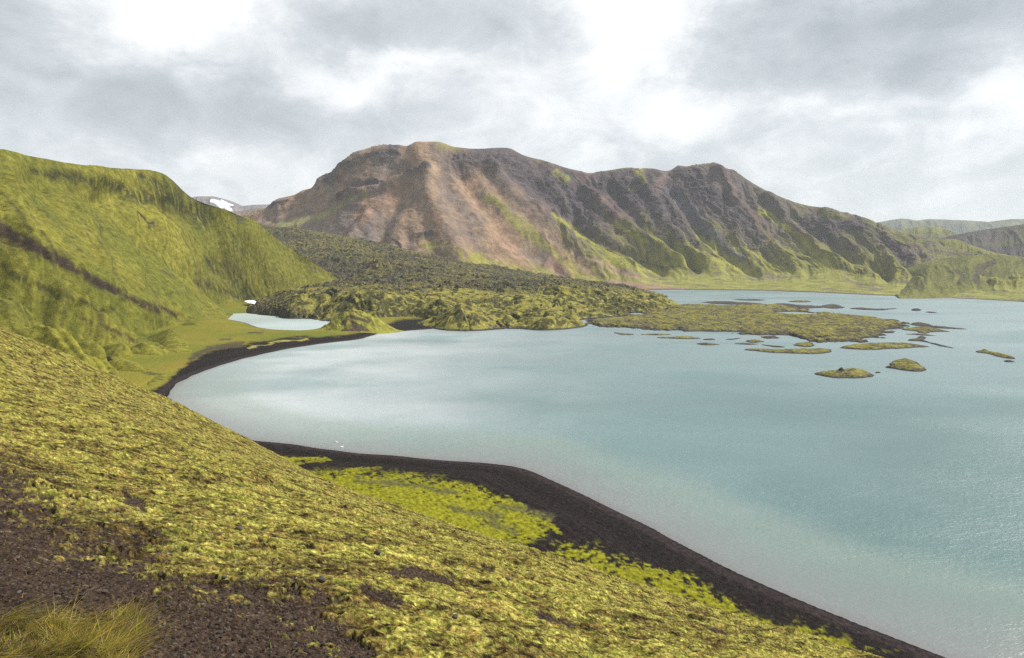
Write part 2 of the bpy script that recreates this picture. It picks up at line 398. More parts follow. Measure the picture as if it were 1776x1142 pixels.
# far shore apron colour is the mountain's own moss
fs = ss(1150, 1250, Y) * ss(900, 1000, U)
col = paint(col, C(.15, .15, .045), fs * ss(3, 10, shore))
Z = Z + (mn * .15 + mb * .12) * near * ss(.05, .15, col[..., 1]) + fbm(X * .9, Y * .9, 4, .6, 57) * .05 * near + tide * .10 * ss(3, 8, shore) * near
keep = slope_z(X, Y) < Z + 3
P = np.stack([X, Y, Z], -1)
g_o = grid('ground', P, M_beach, col, keep=keep); tag(g_o, kind='structure')

# ---------------------------------------------------------------- lake water
rr = np.exp(np.linspace(math.log(60), math.log(3200), 420)); az_ = np.radians(np.linspace(-50, 72, 620))
A_, R_ = np.meshgrid(az_, rr); X = R_ * np.sin(A_); Y = R_ * np.cos(A_)
sd = sdpoly(X, Y, LAKE); P = np.stack([X, Y, np.zeros_like(X)], -1); U, V = proj(P)
wn = fbm(X * .012, Y * .012, 5, .55, 100); wn2 = fbm(X * .004, Y * .008, 4, .5, 101)
col = np.broadcast_to(C(.108, .168, .176), (*X.shape, 3)).copy()
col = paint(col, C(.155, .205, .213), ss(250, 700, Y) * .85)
col = paint(col, C(.40, .43, .44), ss(1100, 350, U + wn * 200) * ss(200, 330, Y) * .85)  # left bay: bright sky reflection painted into the water colour
col = paint(col, C(.085, .155, .155), ss(-.05, .35, wn2 + wn * .3) * .5)
col = paint(col, C(.062, .118, .118), ss(1150, 1650, U + wn * 250) * ss(640, 800, V + wn2 * 120) * .8)
dsh = sd + wn * 14
shelf = (1 - ss(30, 50, dsh)) * ss(500, 330, Y)
col = paint(col, C(.165, .205, .18), shelf * .55)
col = paint(col, C(.15, .15, .155), (1 - ss(3, 30, dsh)) * ss(500, 330, Y) * .6)
col = paint(col, C(.13, .12, .13), (1 - ss(0, 5, sd)) * .6)
keep = (sd > -40) & (slope_z(X, Y) < 3)
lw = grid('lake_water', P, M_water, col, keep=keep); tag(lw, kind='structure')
pp = POND; cen = pp.mean(0); rings = []
for s_ in (0, .35, .7, 1.0, 1.06):
    rings.append(np.concatenate([cen + (pp - cen) * s_, np.full((len(pp), 1), .12)], 1))
PP = np.stack(rings); PP = np.concatenate([PP, PP[:, :1]], 1)
pcol = np.broadcast_to(C(.30, .36, .36), PP.shape).copy()
M_pond = mat_water('pond_water', None, None, .5)
pw = grid('pond_water', PP, M_pond, pcol); tag(pw, kind='structure')

# ---------------------------------------------------------------- left hill
CR = [(-3200,-300,150),(-1700,60,260),(-900,150,380),(-420,205,470),(-150,236,560),(0,258,640),(130,283,760),(220,292,860),(285,301,930),(335,345,1010),(400,367,1070),(450,395,1150),(510,435,1230),(560,466,1300),(612,499,1360)]
FT = [(-900,1300,100),(-500,960,150),(-60,740,262),(120,675,350),(238,672,366),(296,636,436),(336,606,530),(378,553,780),(408,536,930),(432,527,1050),(452,522,1100),(488,520,1130),(530,514,1190),(575,508,1260),(622,503,1330)]
Pc = at(*np.array(CR, float).T); Pf = at(*np.array(FT, float).T); Pf[:, 2] = 3.0
n_, m_ = 420, 900
cols = np.linspace(0, len(CR) - 1, m_); tcol = catm(np.arange(len(CR)), Pc, cols); tf = catm(np.arange(len(FT)), Pf, cols)
kb = np.hanning(61); kb /= kb.sum()
def smo(q):
    qq = np.pad(q, ((30, 30), (0, 0)), mode='reflect', reflect_type='odd'); return np.stack([np.convolve(qq[:, i], kb, 'valid') for i in range(3)], 1)
tcol, tf = smo(tcol), smo(tf)
s = np.linspace(-.22, 1.06, n_)[:, None]        # 0 crest, 1 foot, <0 behind the crest
xy = tcol[None, :, :2] + (tf - tcol)[None, :, :2] * s[..., None]
prof = np.where(s < 0, 1 + 1.1 * s * 0 - 4.0 * s * s, (1 - np.clip(s, 0, 1)) ** 1.28 - .10 * np.clip(s, 0, 1) ** 1.5 * (1 - np.clip(s, 0, 1)) * 2.2)
prof = prof - .05 * np.exp(-((s) / .06) ** 2) * 0
z = tf[None, :, 2] + (tcol - tf)[None, :, 2] * prof - np.maximum(s - 1, 0) * 60
P = np.concatenate([xy, z[..., None]], -1)
nrm = normals(P); U, V = proj(P)
cc = np.broadcast_to(cols[None, :], P.shape[:2]); sb = np.broadcast_to(s, P.shape[:2])
warp = fbm(cc * .8, sb * 2.5, 4, .5, 120) * .35
disp = -ridged((cc + warp) * 1.6 + sb * 1.2, sb * .8, 2, .5, 121) * (11 - 7 * ss(6, 8.5, cc)) - ridged((cc + warp) * 4 + sb * 3, sb * 1.6, 3, .5, 125) * .45 + fbm(P[..., 0] * .25, P[..., 1] * .25, 4, .6, 131) * .8
disp += fbm(P[..., 0] * .02, P[..., 1] * .02, 5, .55, 128) * 5 + fbm(P[..., 0] * .1, P[..., 1] * .1, 4, .55, 130) * 1.0
env = ss(1.02, .85, sb) * ss(-.02, .10, sb) * .9 + .1
disp *= env
gl = lambda pts, wd: stroke(U, V, pts, wd * 1.5 if np.isscalar(wd) else (wd[0] * 1.5, wd[1] * 1.5), 1.0) * 1.25
d_keep = disp; disp = np.zeros_like(disp)
disp -= gl([(-60,355),(20,408),(110,455),(190,500),(260,535),(320,552)], (26, 14)) * 19      # the brown gully
disp -= gl([(-80,440),(20,475),(110,515),(200,548),(280,566)], (28, 14)) * 19
disp -= gl([(60,530),(150,562),(220,590),(290,622)], (20, 12)) * 15
disp -= gl([(-20,590),(60,612),(150,640),(230,660)], 14) * 7
disp += gl([(-60,410),(60,460),(180,525),(300,562)], 12) * 6
disp -= gl([(380,468),(402,490),(420,514)], (26, 32)) * 8     # the bowl
disp -= gl([(190,330),(250,400),(330,470),(400,520)], (22, 14)) * 12
disp += gl([(430,400),(460,440),(490,480)], 24) * 8
disp -= gl([(60,300),(150,320),(230,330),(330,375)], (14, 16)) * 7
disp += gl([(245,330),(262,345)], 12) * 3
def blur(q, n=5):
    for ax in (0, 1):
        for _ in range(2):
            q = sum(np.roll(q, k, ax) for k in range(-n, n + 1)) / (2 * n + 1)
    return q
disp = d_keep + blur(disp)
P = P + nrm * disp[..., None]
nr2 = normals(P); U, V = proj(P)
wu = fbm(P[..., 0] * .03, P[..., 2] * .03 + P[..., 1] * .02, 5, .6, 140) * 26; wv_ = fbm(P[..., 0] * .03, P[..., 2] * .03 + P[..., 1] * .02, 5, .6, 147) * 18
Uw, Vw = U + wu, V + wv_
big = fbm(P[..., 0] * .008, P[..., 1] * .008, 4, .5, 150); st = fbm(cc * 9 + warp * 6, sb * 5, 5, .6, 155)
col = np.broadcast_to(C(.112, .107, .019), (*U.shape, 3)).copy()
col = paint(col, C(.080, .088, .015), ss(-.15, .35, big + st * .6) * .7)
col = paint(col, C(.165, .155, .025), ss(.05, .4, -big + st * .5) * .7)
tuft = fbm(P[..., 0] * .25, P[..., 1] * .25, 4, .6, 158)
col = paint(col, C(.045, .05, .014), ss(.12, .42, tuft + st * .35) * .6)
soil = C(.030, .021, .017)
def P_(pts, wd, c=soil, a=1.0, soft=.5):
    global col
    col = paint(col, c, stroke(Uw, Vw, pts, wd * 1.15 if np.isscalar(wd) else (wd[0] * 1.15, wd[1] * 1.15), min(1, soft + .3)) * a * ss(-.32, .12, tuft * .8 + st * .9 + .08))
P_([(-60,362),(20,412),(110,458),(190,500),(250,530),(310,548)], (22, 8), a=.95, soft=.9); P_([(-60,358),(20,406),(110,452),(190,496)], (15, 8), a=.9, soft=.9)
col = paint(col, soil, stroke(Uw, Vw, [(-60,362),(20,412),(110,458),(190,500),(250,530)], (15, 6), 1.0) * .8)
P_([(-60,438),(40,480),(110,512),(190,540)], (15, 6), C(.032, .030, .013), .85, .9)  # shaded side of the second gully, painted as darker hill colour
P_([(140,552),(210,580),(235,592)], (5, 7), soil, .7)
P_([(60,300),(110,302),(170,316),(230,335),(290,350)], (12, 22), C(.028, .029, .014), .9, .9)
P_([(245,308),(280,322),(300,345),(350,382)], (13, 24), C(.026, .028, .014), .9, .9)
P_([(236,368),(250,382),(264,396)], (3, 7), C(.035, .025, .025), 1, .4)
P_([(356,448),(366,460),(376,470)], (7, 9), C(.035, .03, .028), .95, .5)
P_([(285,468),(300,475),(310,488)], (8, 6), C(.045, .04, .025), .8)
P_([(385,460),(410,490),(430,515)], (16, 24), C(.04, .044, .015), .85, 1)  # shade on the bowl's wall, put into the vertex colour
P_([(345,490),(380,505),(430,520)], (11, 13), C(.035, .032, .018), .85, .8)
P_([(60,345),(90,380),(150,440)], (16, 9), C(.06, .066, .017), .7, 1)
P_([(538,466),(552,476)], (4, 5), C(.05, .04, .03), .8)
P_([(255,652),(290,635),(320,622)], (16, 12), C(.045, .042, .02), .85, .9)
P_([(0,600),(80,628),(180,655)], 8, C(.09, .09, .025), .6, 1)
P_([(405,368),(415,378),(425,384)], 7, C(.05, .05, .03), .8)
for k_ in range(70):     # fine erosion lines down the slope
    c0 = rng.uniform(3, 11); s0 = rng.uniform(.1, .6); ln = rng.uniform(.08, .3); wd = rng.uniform(.02, .05)
    dc = np.abs(cc + warp * .7 - c0 - .35 * (sb - s0)); mk = (1 - ss(0, wd, dc)) * ss(s0, s0 + .03, sb) * (1 - ss(s0 + ln * .6, s0 + ln, sb))
    col = paint(col, C(.06, .055, .022), mk * .7)
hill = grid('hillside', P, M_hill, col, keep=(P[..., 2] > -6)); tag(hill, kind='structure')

# ---------------------------------------------------------------- main mountain
MU = np.array([300, 380, 450, 520, 560, 600, 640, 680, 740, 800, 850, 900, 960, 1030, 1110, 1180, 1245, 1290, 1330, 1420, 1520, 1600, 1700, 1800, 1950, 2200], float)
MCV = np.array([405, 388, 367, 336, 309, 279, 260, 253, 247.5, 257, 258, 263, 284, 301, 294, 292, 286, 313, 338, 363, 392, 420, 445, 455, 462, 470], float)
MCD = np.array([2900, 2800, 2700, 2650, 2600, 2550, 2500, 2480, 2420, 2430, 2480, 2520, 2540, 2540, 2560, 2580, 2560, 2520, 2480, 2380, 2200, 2050, 1900, 1800, 1600, 1400], float)
MFV = np.array([455, 455, 458, 462, 465, 470, 476, 482, 492, 497, 500, 503, 504, 504, 503.4, 502.9, 503.6, 504, 505, 508, 512.5, 515.2, 519.8, 525.5, 535, 552], float)
MFD = np.array([2100, 2050, 1980, 1900, 1860, 1800, 1760, 1720, 1680, 1650, 1650, 1660, 1690, 1700, 0, 0, 0, 0, 0, 0, 0, 0, 0, 0, 0, 0], float)
zf = MFD == 0; MFD[zf] = on(MU[zf], MFV[zf])[:, 1]
MAV = np.array([440, 440, 445, 450, 452, 455, 458, 463, 470, 475, 480, 484, 487, 486, 482, 477, 474, 475, 476, 470, 486, 492, 500, 503, 508, 520], float)   # top of the apron
MAD = MFD + np.array([150, 150, 150, 130, 120, 100, 90, 90, 90, 100, 110, 130, 160, 200, 260, 290, 320, 330, 340, 330, 250, 190, 170, 160, 150, 150], float)
CRL = np.array([(300,405),(380,388),(430,372),(455,364),(470,358),(482,347),(500,342),(515,338),(528,331),(548,322),(556,309),(566,304),(580,298),(590,286),(600,278),(610,270),(640,260),(655,254.5),(690,252.5),(708,254),(722,247.5),(742,247),(765,248),(785,255),(805,258),(840,259),(865,257.5),(888,260),(902,268),(925,276),(945,281),(965,287),(1000,298),(1025,301.5),(1060,296),(1082,292.5),(1110,294.5),(1130,294),(1162,296.5),(1175,289),(1190,291),(1205,288),(1225,286),(1244,286),(1250,291),(1272,298),(1290,310),(1320,329),(1345,342),(1385,354),(1430,364),(1470,374),(1500,385),(1520,394),(1550,404),(1600,420),(1700,445),(1800,455),(1950,462),(2200,470)], float)
mu2 = np.unique(np.concatenate([CRL[:, 0], MU]))
MCD, MFV, MFD, MAV, MAD = [pchip(MU, q_[:, None], mu2)[:, 0] for q_ in (MCD, MFV, MFD, MAV, MAD)]
MCV = np.interp(mu2, CRL[:, 0], CRL[:, 1]); MU = mu2
crest = at(MU, MCV, MCD); foot = at(MU, MFV, MFD); apr = at(MU, MAV, MAD)
rows = [foot + np.array([0, -60, -7.]), foot, apr]; rs = [-.08, 0, .16]
for f_ in (.4, .7):
    q = apr + (crest - apr) * f_; q[:, 2] = apr[:, 2] + (crest - apr)[:, 2] * f_ ** 1.06 ; rows.append(q); rs.append(.16 + .84 * f_)
rows.append(crest); rs.append(1.0)
bk = crest.copy(); bk[:, 1] += 160; bk[:, 2] -= 10; rows.append(bk); rs.append(1.12)
bk = crest.copy(); bk[:, 1] += 600; bk[:, 2] -= 230; rows.append(bk); rs.append(1.3)
RW = np.stack(rows)                               # rows, cols, 3
n_, m_ = 560, 1300
us = np.linspace(MU[0], MU[-1], m_); t1 = catm(MU, RW.transpose(1, 0, 2), us)        # m, rows, 3
ts = np.concatenate([np.linspace(-.08, 1.02, n_ - 40), np.linspace(1.02, 1.3, 41)[1:]]); P = pchip(rs, t1.transpose(1, 0, 2), ts)      # n, m, 3
nrm = normals(P); U, V = proj(P)
ub = np.broadcast_to(us[None, :], U.shape).astype(np.float32); tb = np.broadcast_to(ts[:, None], U.shape).astype(np.float32)
# downslope coordinate: gullies lean to the right going down (they fan away from the summit)
lean = ub + (tb - 1) * np.interp(ub, [300, 600, 740, 900, 1100, 1500, 1700], [-60, -60, 0, 150, 170, 130, 60])
wp = fbm(ub * .012, tb * 5, 4, .5, 200) * 26
env = ss(.04, .22, tb) * ss(1.0, .88, tb)
big_m = ss(880, 960, ub) * .7 + .3
disp = ridged((lean + wp) / 75, tb * 1.1, 2, .5, 210) * 15 * env * (ss(880, 960, ub) * .85 + .15)
disp += ridged((lean + wp * 1.3) / 26, tb * 2.2, 3, .5, 215) * 8 * env * (ss(880, 960, ub) * .8 + .2)
disp += fbm(P[..., 0] * .012, P[..., 2] * .018, 5, .55, 220) * 10 * env
sm = lambda pts, wd, soft=1.0: stroke(U + wp * .3, V, pts, wd, soft)
for pts, wd, a in [
    ([(746,300),(742,330),(760,380),(800,460)], (22, 40), 24), ([(735,300),(700,318),(640,330),(590,345)], (14, 12), 26),
    ([(700,345),(668,380),(650,430)], (26, 22), -17), ([(640,375),(620,400),(605,430)], (14, 16), 16), ([(590,365),(540,385),(480,405)], (16, 18), 10),
    ([(560,300),(600,330),(660,320),(700,290)], 16, -18), ([(800,300),(830,350),(900,420),(980,490)], (20, 34), -22),
    ([(850,290),(900,350),(960,400),(1040,460),(1100,490)], (18, 30), 22), ([(930,330),(1000,390),(1060,430),(1150,470)], (16, 14), -26),
    ([(1010,340),(1060,380),(1110,420),(1180,462)], (16, 14), 26), ([(1060,330),(1100,380),(1150,430),(1210,470)], (16, 12), -24),
    ([(1110,320),(1150,390),(1190,440),(1250,478)], (16, 16), 22), ([(1170,340),(1210,400),(1260,450),(1310,480)], (16, 12), -22),
    ([(1245,300),(1280,370),(1330,430),(1390,475)], (18, 14), 26), ([(1260,350),(1310,410),(1350,450),(1400,480)], (14, 10), -16),
    ([(1330,345),(1380,400),(1430,450),(1500,484)], (14, 14), 16), ([(1370,380),(1430,420),(1480,450),(1540,480)], (14, 16), -20),
    ([(1430,375),(1500,420),(1550,460)], 16, 14), ([(1520,420),(1560,450),(1590,480)], 16, -14), ([(1050,330),(1080,350)], 30, -16)]:
    disp += sm(pts, wd) * a * env
rockm = np.zeros_like(U)
for pts, wd in [([(560,310),(600,288),(650,270),(690,262)], 16), ([(740,300),(715,312),(670,316),(620,330),(590,345)], 8), ([(470,358),(500,350)], 8),
    ([(800,285),(850,275),(900,300),(950,350)], 34), ([(950,320),(1000,350),(1050,400)], 34), ([(1060,330),(1120,350),(1180,400)], 40), ([(1200,320),(1260,380),(1300,420)], 34),
    ([(1180,420),(1210,430)], 22), ([(1400,390),(1440,410)], 22), ([(1470,400),(1520,420),(1580,460)], 22), ([(680,415),(690,425)], 7), ([(725,410),(745,405)], 8)]:
    rockm = np.maximum(rockm, stroke(U + wp, V + wp * .5, pts, wd, .9))
crag = ridged(P[..., 0] * .03, P[..., 2] * .04, 6, .62, 230)
disp += crag * 8 * rockm * env
disp += rockm * 5 * np.sin(tb * 120 + wp * .2) * env * .3
P = P + nrm * disp[..., None]
# small crags on the skyline
sk = np.exp(-((tb - 1) / .03) ** 2)
jag = np.clip(ridged(ub / 7, tb * 3, 4, .6, 240), 0, 1) * (ss(540, 560, ub) * ss(700, 660, ub) + ss(1170, 1180, ub) * ss(1260, 1240, ub) * .7 + .08)
P[..., 2] += sk * jag * 9
U, V = proj(P)
wx = fbm(P[..., 0] * .015, P[..., 2] * .02, 5, .6, 250) * 16; Uw, Vw = U + wx, V + fbm(P[..., 0] * .015, P[..., 2] * .02, 5, .6, 256) * 10
dn = fbm((lean + wp) / 14, tb * 2.0, 5, .6, 260); dn2 = fbm((lean + wp) / 40, tb * 1.5, 4, .55, 266); gr = fbm(P[..., 0] * .02, P[..., 2] * .03, 5, .6, 270)
tan = C(.215, .148, .098); pink = C(.225, .138, .096); grey = C(.100, .080, .078); dark = C(.052, .044, .05); moss = C(.165, .16, .032); olive = C(.105, .105, .035); redd = C(.13, .07, .056)
left = ss(960, 860, Uw + (Vw - 350) * -1.05)          # dividing line leans right going down
col = np.broadcast_to(grey * .9, (*U.shape, 3)).copy()
col = paint(col, dark, ss(-.2, .3, gr) * .75)
col = paint(col, redd, ss(.1, .4, dn2 + gr * .4) * .5)
colL = np.broadcast_to(tan * .92, (*U.shape, 3)).copy()
colL = paint(colL, C(.13, .103, .09), ss(-.15, .25, dn2 + gr * .4) * .8)
colL = paint(colL, pink, ss(.05, .4, -dn2 + dn * .4) * .55)
col = col + (colL - col) * left[..., None]
# moss grows low on the right half, in streaks down the slope
low = ss(.66, .18, tb + dn * .42 + gr * .2) * (1 - left)
col = paint(col, olive, low * .75); col = paint(col, moss, ss(.46, .10, tb + dn * .5) * (1 - left) * .9)
hr = ss(1250, 1500, ub); col = paint(col, olive * 1.15, hr * ss(-.1, .3, dn + gr + .15) * .8)
col = paint(col, moss * .9, ss(.9, 1.0, tb) * ss(900, 940, ub) * .5)
def Q(pts, wd, c, a=.9, soft=.7, n=0):
    global col
    m = stroke(Uw, Vw, pts, wd, soft) * a
    if n: m = m * ss(-.25, .25, dn * n + .1)
    col = paint(col, c, m)
Q([(735,252),(750,300),(745,350),(700,380),(690,440)], (18, 20), tan * 1.1, .7)
Q([(600,400),(640,360),(700,330)], 22, pink * 1.0, .6); Q([(655,420),(650,440)], 12, pink, .5)
Q([(545,400),(600,385),(620,430)], 24, C(.17, .14, .125), .7)
Q([(640,395),(650,430)], 12, C(.12, .10, .10), .8)
Q([(480,392),(540,380),(600,352),(640,335)], (7, 5), C(.19, .185, .08), .8); Q([(490,405),(510,395)], 12, C(.20, .21, .06), .6)
Q([(765,250),(800,262)], 12, moss, .5); Q([(850,340),(880,370),(905,395),(930,420)], (12, 8), moss, .75, .7)
Q([(900,370),(960,440),(1010,480)], (7, 9), moss * 1.05, .7)
Q([(740,425),(780,430),(830,455),(900,480)], (14, 26), moss * 1.05, .85, .9, 3)
Q([(900,460),(960,480),(1060,495)], (14, 18), moss, .75, .8, 2)
Q([(895,355),(950,410),(1020,450),(1100,480),(1180,502)], (10, 12), C(.21, .145, .11), .85)
Q([(950,450),(985,490)], (5, 10), C(.22, .13, .095), .8)
for pts, wd in [([(965,375),(1010,410),(1060,440),(1090,455)], (5, 6)), ([(1030,355),(1070,392),(1120,420)], (4, 7)), ([(1120,395),(1150,425),(1185,460)], (6, 9)),
    ([(1210,410),(1250,440),(1290,470)], (6, 12)), ([(1050,450),(1100,465),(1180,480)], (4, 8)), ([(1290,430),(1330,455),(1370,475)], (5, 8)), ([(1320,365),(1370,400),(1420,440)], (8, 10)),
    ([(1110,300),(1115,320),(1095,330)], (10, 8)), ([(965,300),(985,315)], 8), ([(1060,440),(1090,460)], 8), ([(1420,450),(1500,480)], 8), ([(1230,450),(1280,470)], 10)]:
    Q(pts, wd, C(.19, .185, .036), .95, .8)
for pts, wd, c in [([(1000,330),(1050,390)], 16, C(.10, .075, .07)), ([(965,320),(985,340)], 8, C(.23, .16, .11)), ([(1040,345),(1045,352)], 7, C(.2, .12, .08)),
    ([(1160,330),(1220,390),(1290,450)], (18, 10), C(.085, .082, .095)), ([(1230,310),(1290,340)], 20, C(.105, .085, .08)), ([(1150,310),(1130,340)], 14, C(.14, .10, .09)),
    ([(1110,455),(1180,466),(1210,470)], (2, 3), C(.03, .025, .03)), ([(1290,440),(1310,470)], (6, 4), C(.05, .042, .05)), ([(1450,460),(1490,472),(1515,482)], (5, 4), C(.04, .032, .04)), ([(1560,440),(1590,470)], 14, C(.08, .055, .05)),
    ([(1395,378),(1440,384),(1490,400)], (5, 12), C(.075, .068, .075)), ([(1420,410),(1470,430)], 12, C(.08, .065, .06))]:
    Q(pts, wd, c, .8, .8)
lf = fbm((lean + wp * .4) / 5, tb * 2.5, 4, .6, 275); col = col * (1 + lf * .30 * ss(1.0, .9, tb))[..., None]
col = paint(col, dark * 1.05, rockm * ss(-.35, .2, crag * .7 + gr) * .85)
stk = fbm((lean + wp * .3) / 7, tb * 1.3, 4, .6, 285)
reg = np.maximum(stroke(Uw, Vw, [(760,440),(840,460),(920,480)], (34, 34), 1.0), stroke(Uw, Vw, [(900,400),(1000,450),(1100,482)], (30, 24), 1.0) * .8)
reg = np.maximum(reg, (1 - left) * ss(.60, .25, tb) * .7)
col = paint(col, C(.20, .19, .038), reg * ss(.02, .2, stk) * .9)
col = paint(col, C(.065, .055, .045), reg * ss(.02, .2, -stk) * .4)
# apron: moss fans crossed by gravelly lines
ap = ss(.17, .12, tb) * ss(1080, 1160, Uw)
col = paint(col, C(.165, .165, .045), ap * .9)
fan = fbm(ub / 90, tb * 40 + ub * .012, 4, .6, 280)
col = paint(col, C(.105, .085, .07), ap * ss(.08, .3, fan) * .8); col = paint(col, C(.21, .21, .055), ap * ss(.05, .3, -fan) * .5)
col = paint(col, C(.19, .125, .10), stroke(U, V, [(1060,490),(1120,498),(1190,503)], (8, 5), .7) * .9)
col = paint(col, C(.075, .055, .05), ss(.018, .008, tb) * ss(1100, 1140, U))
mt = grid('mountain', P, M_mount, col, keep=(P[..., 2] > -8)); tag(mt, kind='structure')

# ---------------------------------------------------------------- hills on the right and far ranges
def ridge(name, pts, D, width, cols_, mat=M_far, amp=12., n=(140, 500), zf=0., strokes=(), rk=120., seed=0, base_z=None, backw=None):
    p = np.array(pts, float); us = np.linspace(p[0, 0], p[-1, 0], n[1]); vs = pchip(p[:, 0], p[:, 1:2], us)[:, 0]
    Dl = np.interp(us, p[:, 0], p[:, 2]) if p.shape[1] > 2 else np.full(len(us), D, float)
    cr = at(us, vs, Dl); t = np.linspace(-.5, 1.1, n[0])[:, None]
    Pq = np.zeros((n[0], n[1], 3)); Pq[..., 0] = cr[None, :, 0] * (1 - np.clip(t, 0, 1.1) * width / Dl[None, :] * .9) + 0 * t
    Pq[..., 1] = cr[None, :, 1] - np.where(t > 0, t, t * 1.0) * width
    hz = (cr[:, 2] - zf)[None, :]
    Pq[..., 2] = zf + hz * np.where(t >= 0, (1 - np.clip(t, 0, 1)) ** 1.25, 1 - t * t * 1.2) - np.maximum(t - 1, 0) * 100
    Ub, Tb = np.broadcast_to(us[None], Pq.shape[:2]), np.broadcast_to(t, Pq.shape[:2])
    wp = fbm(Ub / 50, Tb * 3, 4, .5, seed) * 14
    e = ss(-.02, .15, Tb) * ss(1.05, .7, Tb) + .06
    dz = ridged((Ub + wp) / rk * 4, Tb * .9, 3, .55, seed + 5) * amp * e + fbm(Pq[..., 0] * .004, Pq[..., 1] * .004, 5, .55, seed + 9) * amp * .5 * e
    Pq[..., 2] += dz; Uq, Vq = proj(Pq)
    f1 = fbm((Ub + wp) / 20, Tb * 2.5, 5, .6, seed + 20); f2 = fbm(Pq[..., 0] * .003, Pq[..., 1] * .003, 5, .55, seed + 25)
    cq = np.broadcast_to(cols_[0], (*Ub.shape, 3)).copy(); cq = paint(cq, cols_[1], ss(-.2, .25, f1 + f2 * .6)); cq = paint(cq, cols_[2], ss(.1, .4, f2 - f1 * .3) * .8)
    uw = Uq + f1 * 8; vw = Vq + f2 * 5
    for pt, wd, c, a in strokes: cq = paint(cq, c, stroke(uw, vw, pt, wd, .6) * a)
    return tag(grid(name, Pq, mat, cq), kind='structure')
ol, mo, dk = C(.075, .078, .027), C(.115, .115, .032), C(.045, .038, .038)
ridge('near_hill', [(1545,505,1620),(1578,484,1620),(1598,468,1620),(1642,450,1640),(1687,443,1650),(1731,443,1650),(1776,446,1640),(1850,440,1640),(2000,430,1600),(2250,420,1500)], 0, 300, (mo, ol, mo * .9), M_hill, 5.5, (220, 560), 1, rk=110, seed=300,
    strokes=(([(1660,470),(1672,480),(1662,492)], (6, 5), C(.055, .045, .035), .85), ([(1725,455),(1700,465),(1695,485)], (6, 12), C(.055, .045, .035), .85), ([(1690,478),(1720,475)], 5, C(.06, .05, .035), .8)))
ridge('middle_hill', [(1500,430,2250),(1560,418,2250),(1590,416.5,2250),(1651,415,2200),(1687,426,2150),(1731,440,2050),(1776,446,2000),(1900,455,1900)], 0, 420, (mo, ol, mo), M_hill, 12, (160, 420), 10, rk=110, seed=330,
    strokes=(([(1585,450),(1600,470)], (8, 14), C(.07, .045, .04), .8),))
ridge('dark_hill', [(1600,440,3000),(1651,416,3000),(1687,404,2950),(1731,396,2900),(1776,390,2850),(1900,372,2750),(2200,350,2600)], 0, 700, (dk, C(.06, .05, .048), ol * .8), M_far, 16, (140, 400), 40, rk=130, seed=360)
ridge('round_hill', [(1500,425,3600),(1547,404,3600),(1568,398,3600),(1612,393,3600),(1636,396,3600),(1666,408,3600),(1720,425,3600)], 0, 700, (ol, mo, dk), M_far, 14, (120, 300), 60, rk=100, seed=390)
ridge('far_hills', [(1480,402,6500),(1520,395,6500),(1532,386,6500),(1545,383,6500),(1568,379.5,6500),(1592,383,6500),(1612,380.5,6500),(1657,382,6500),(1700,384,6500),(1725,387,6500),(1752,381,6500),(1776,380,6500),(1900,372,6500),(2200,380,6500)], 0, 2200, (C(.06, .07, .05), C(.085, .095, .045), C(.05, .052, .05)), M_far, 40, (140, 400), 60, rk=90, seed=420)
ridge('snowy_range', [(250,352,7500),(320,346,7500),(343,341,7500),(368,341,7500),(382,344,7500),(403,354.5,7500),(417,357.5,7500),(440,356,7500),(466,355,7500),(560,352,7500)], 0, 2600, (C(.10, .09, .09), C(.13, .11, .105), C(.08, .075, .08)), M_far, 35, (180, 420), 200, rk=90, seed=450,
    strokes=(([(366,348),(376,351),(386,357)], (3, 7), C(.62, .65, .69), 1), ([(384,349),(402,357)], (2.5, 1.8), C(.85, .87, .9), 1), ([(395,360),(402,366)], (4, 2), C(.8, .82, .85), .8)))
ridge('low_range', [(380,372,4600),(420,366,4600),(450,362,4600),(480,360,4600),(520,362,4600),(600,370,4600)], 0, 1500, (C(.12, .09, .08), C(.15, .11, .09), C(.10, .10, .06)), M_far, 20, (100, 260), 150, rk=90, seed=480)

# ---------------------------------------------------------------- lava field
LP_ = []   # (x, y, z) control points
def lp(u, v, z=None, D=None):
    LP_.append(on(u, v, z) if D is None else at(u, v, D))
for u, v in [(466,548),(500,553.5),(545,557),(600,562),(660,563),(700,564.5),(748,570),(800,575),(850,573),(900,568),(940,573),(985,570),(1000,556),(1040,552),(1100,548),(1150,540),(1178,528)]: lp(u, v, 0)
for u, v, z in [(470,560,-8),(520,566,-8),(600,578,-8),(670,573,-8),(715,572,-8),(745,590,-8),(860,590,-8),(985,590,-8),(1030,566,-6),(1100,560,-6),(1200,545,-8),(1210,524,-8),(1190,512,-8),(1160,514,-8)]: lp(u, v, z)
for u, v in [(1180,504.5),(1150,501.5),(1215,503.5),(1120,500)]: lp(u, v, -10)
for u, v, D in [(500,512,1010),(540,500,1080),(600,503,1060),(680,505,1050),(760,510,1020),(850,508,1030),(950,510,1040),(1040,508,1120),(1100,514,1150),(1145,524,1190),
                (520,530,870),(600,530,850),(660,530,850),(720,525,880),(800,530,850),(870,528,880),(940,530,880),(1000,525,950),(1080,525,1000),
                (770,545,760),(820,540,770),(860,550,750),(930,548,760),(960,552,755),
                (480,525,1110),(520,513,1170),(555,505,1230),(450,530,1050),(590,493,1300),(600,484,1380),(700,478,1290),(800,486,1280),(900,494,1250),(1000,495,1270),(1080,502,1330),(1130,514,1330),
                (440,396,1950),(480,418,1800),(550,436,1650),(620,443,1600),(680,450,1560),(750,462,1500),(850,480,1450),(950,492,1450),(1050,498,1460),(560,460,1430),(640,462,1420),(520,450,1550)]: lp(u, v, D=D)
LPa = np.array(LP_); c_ = LPa[:, :2] / 1000
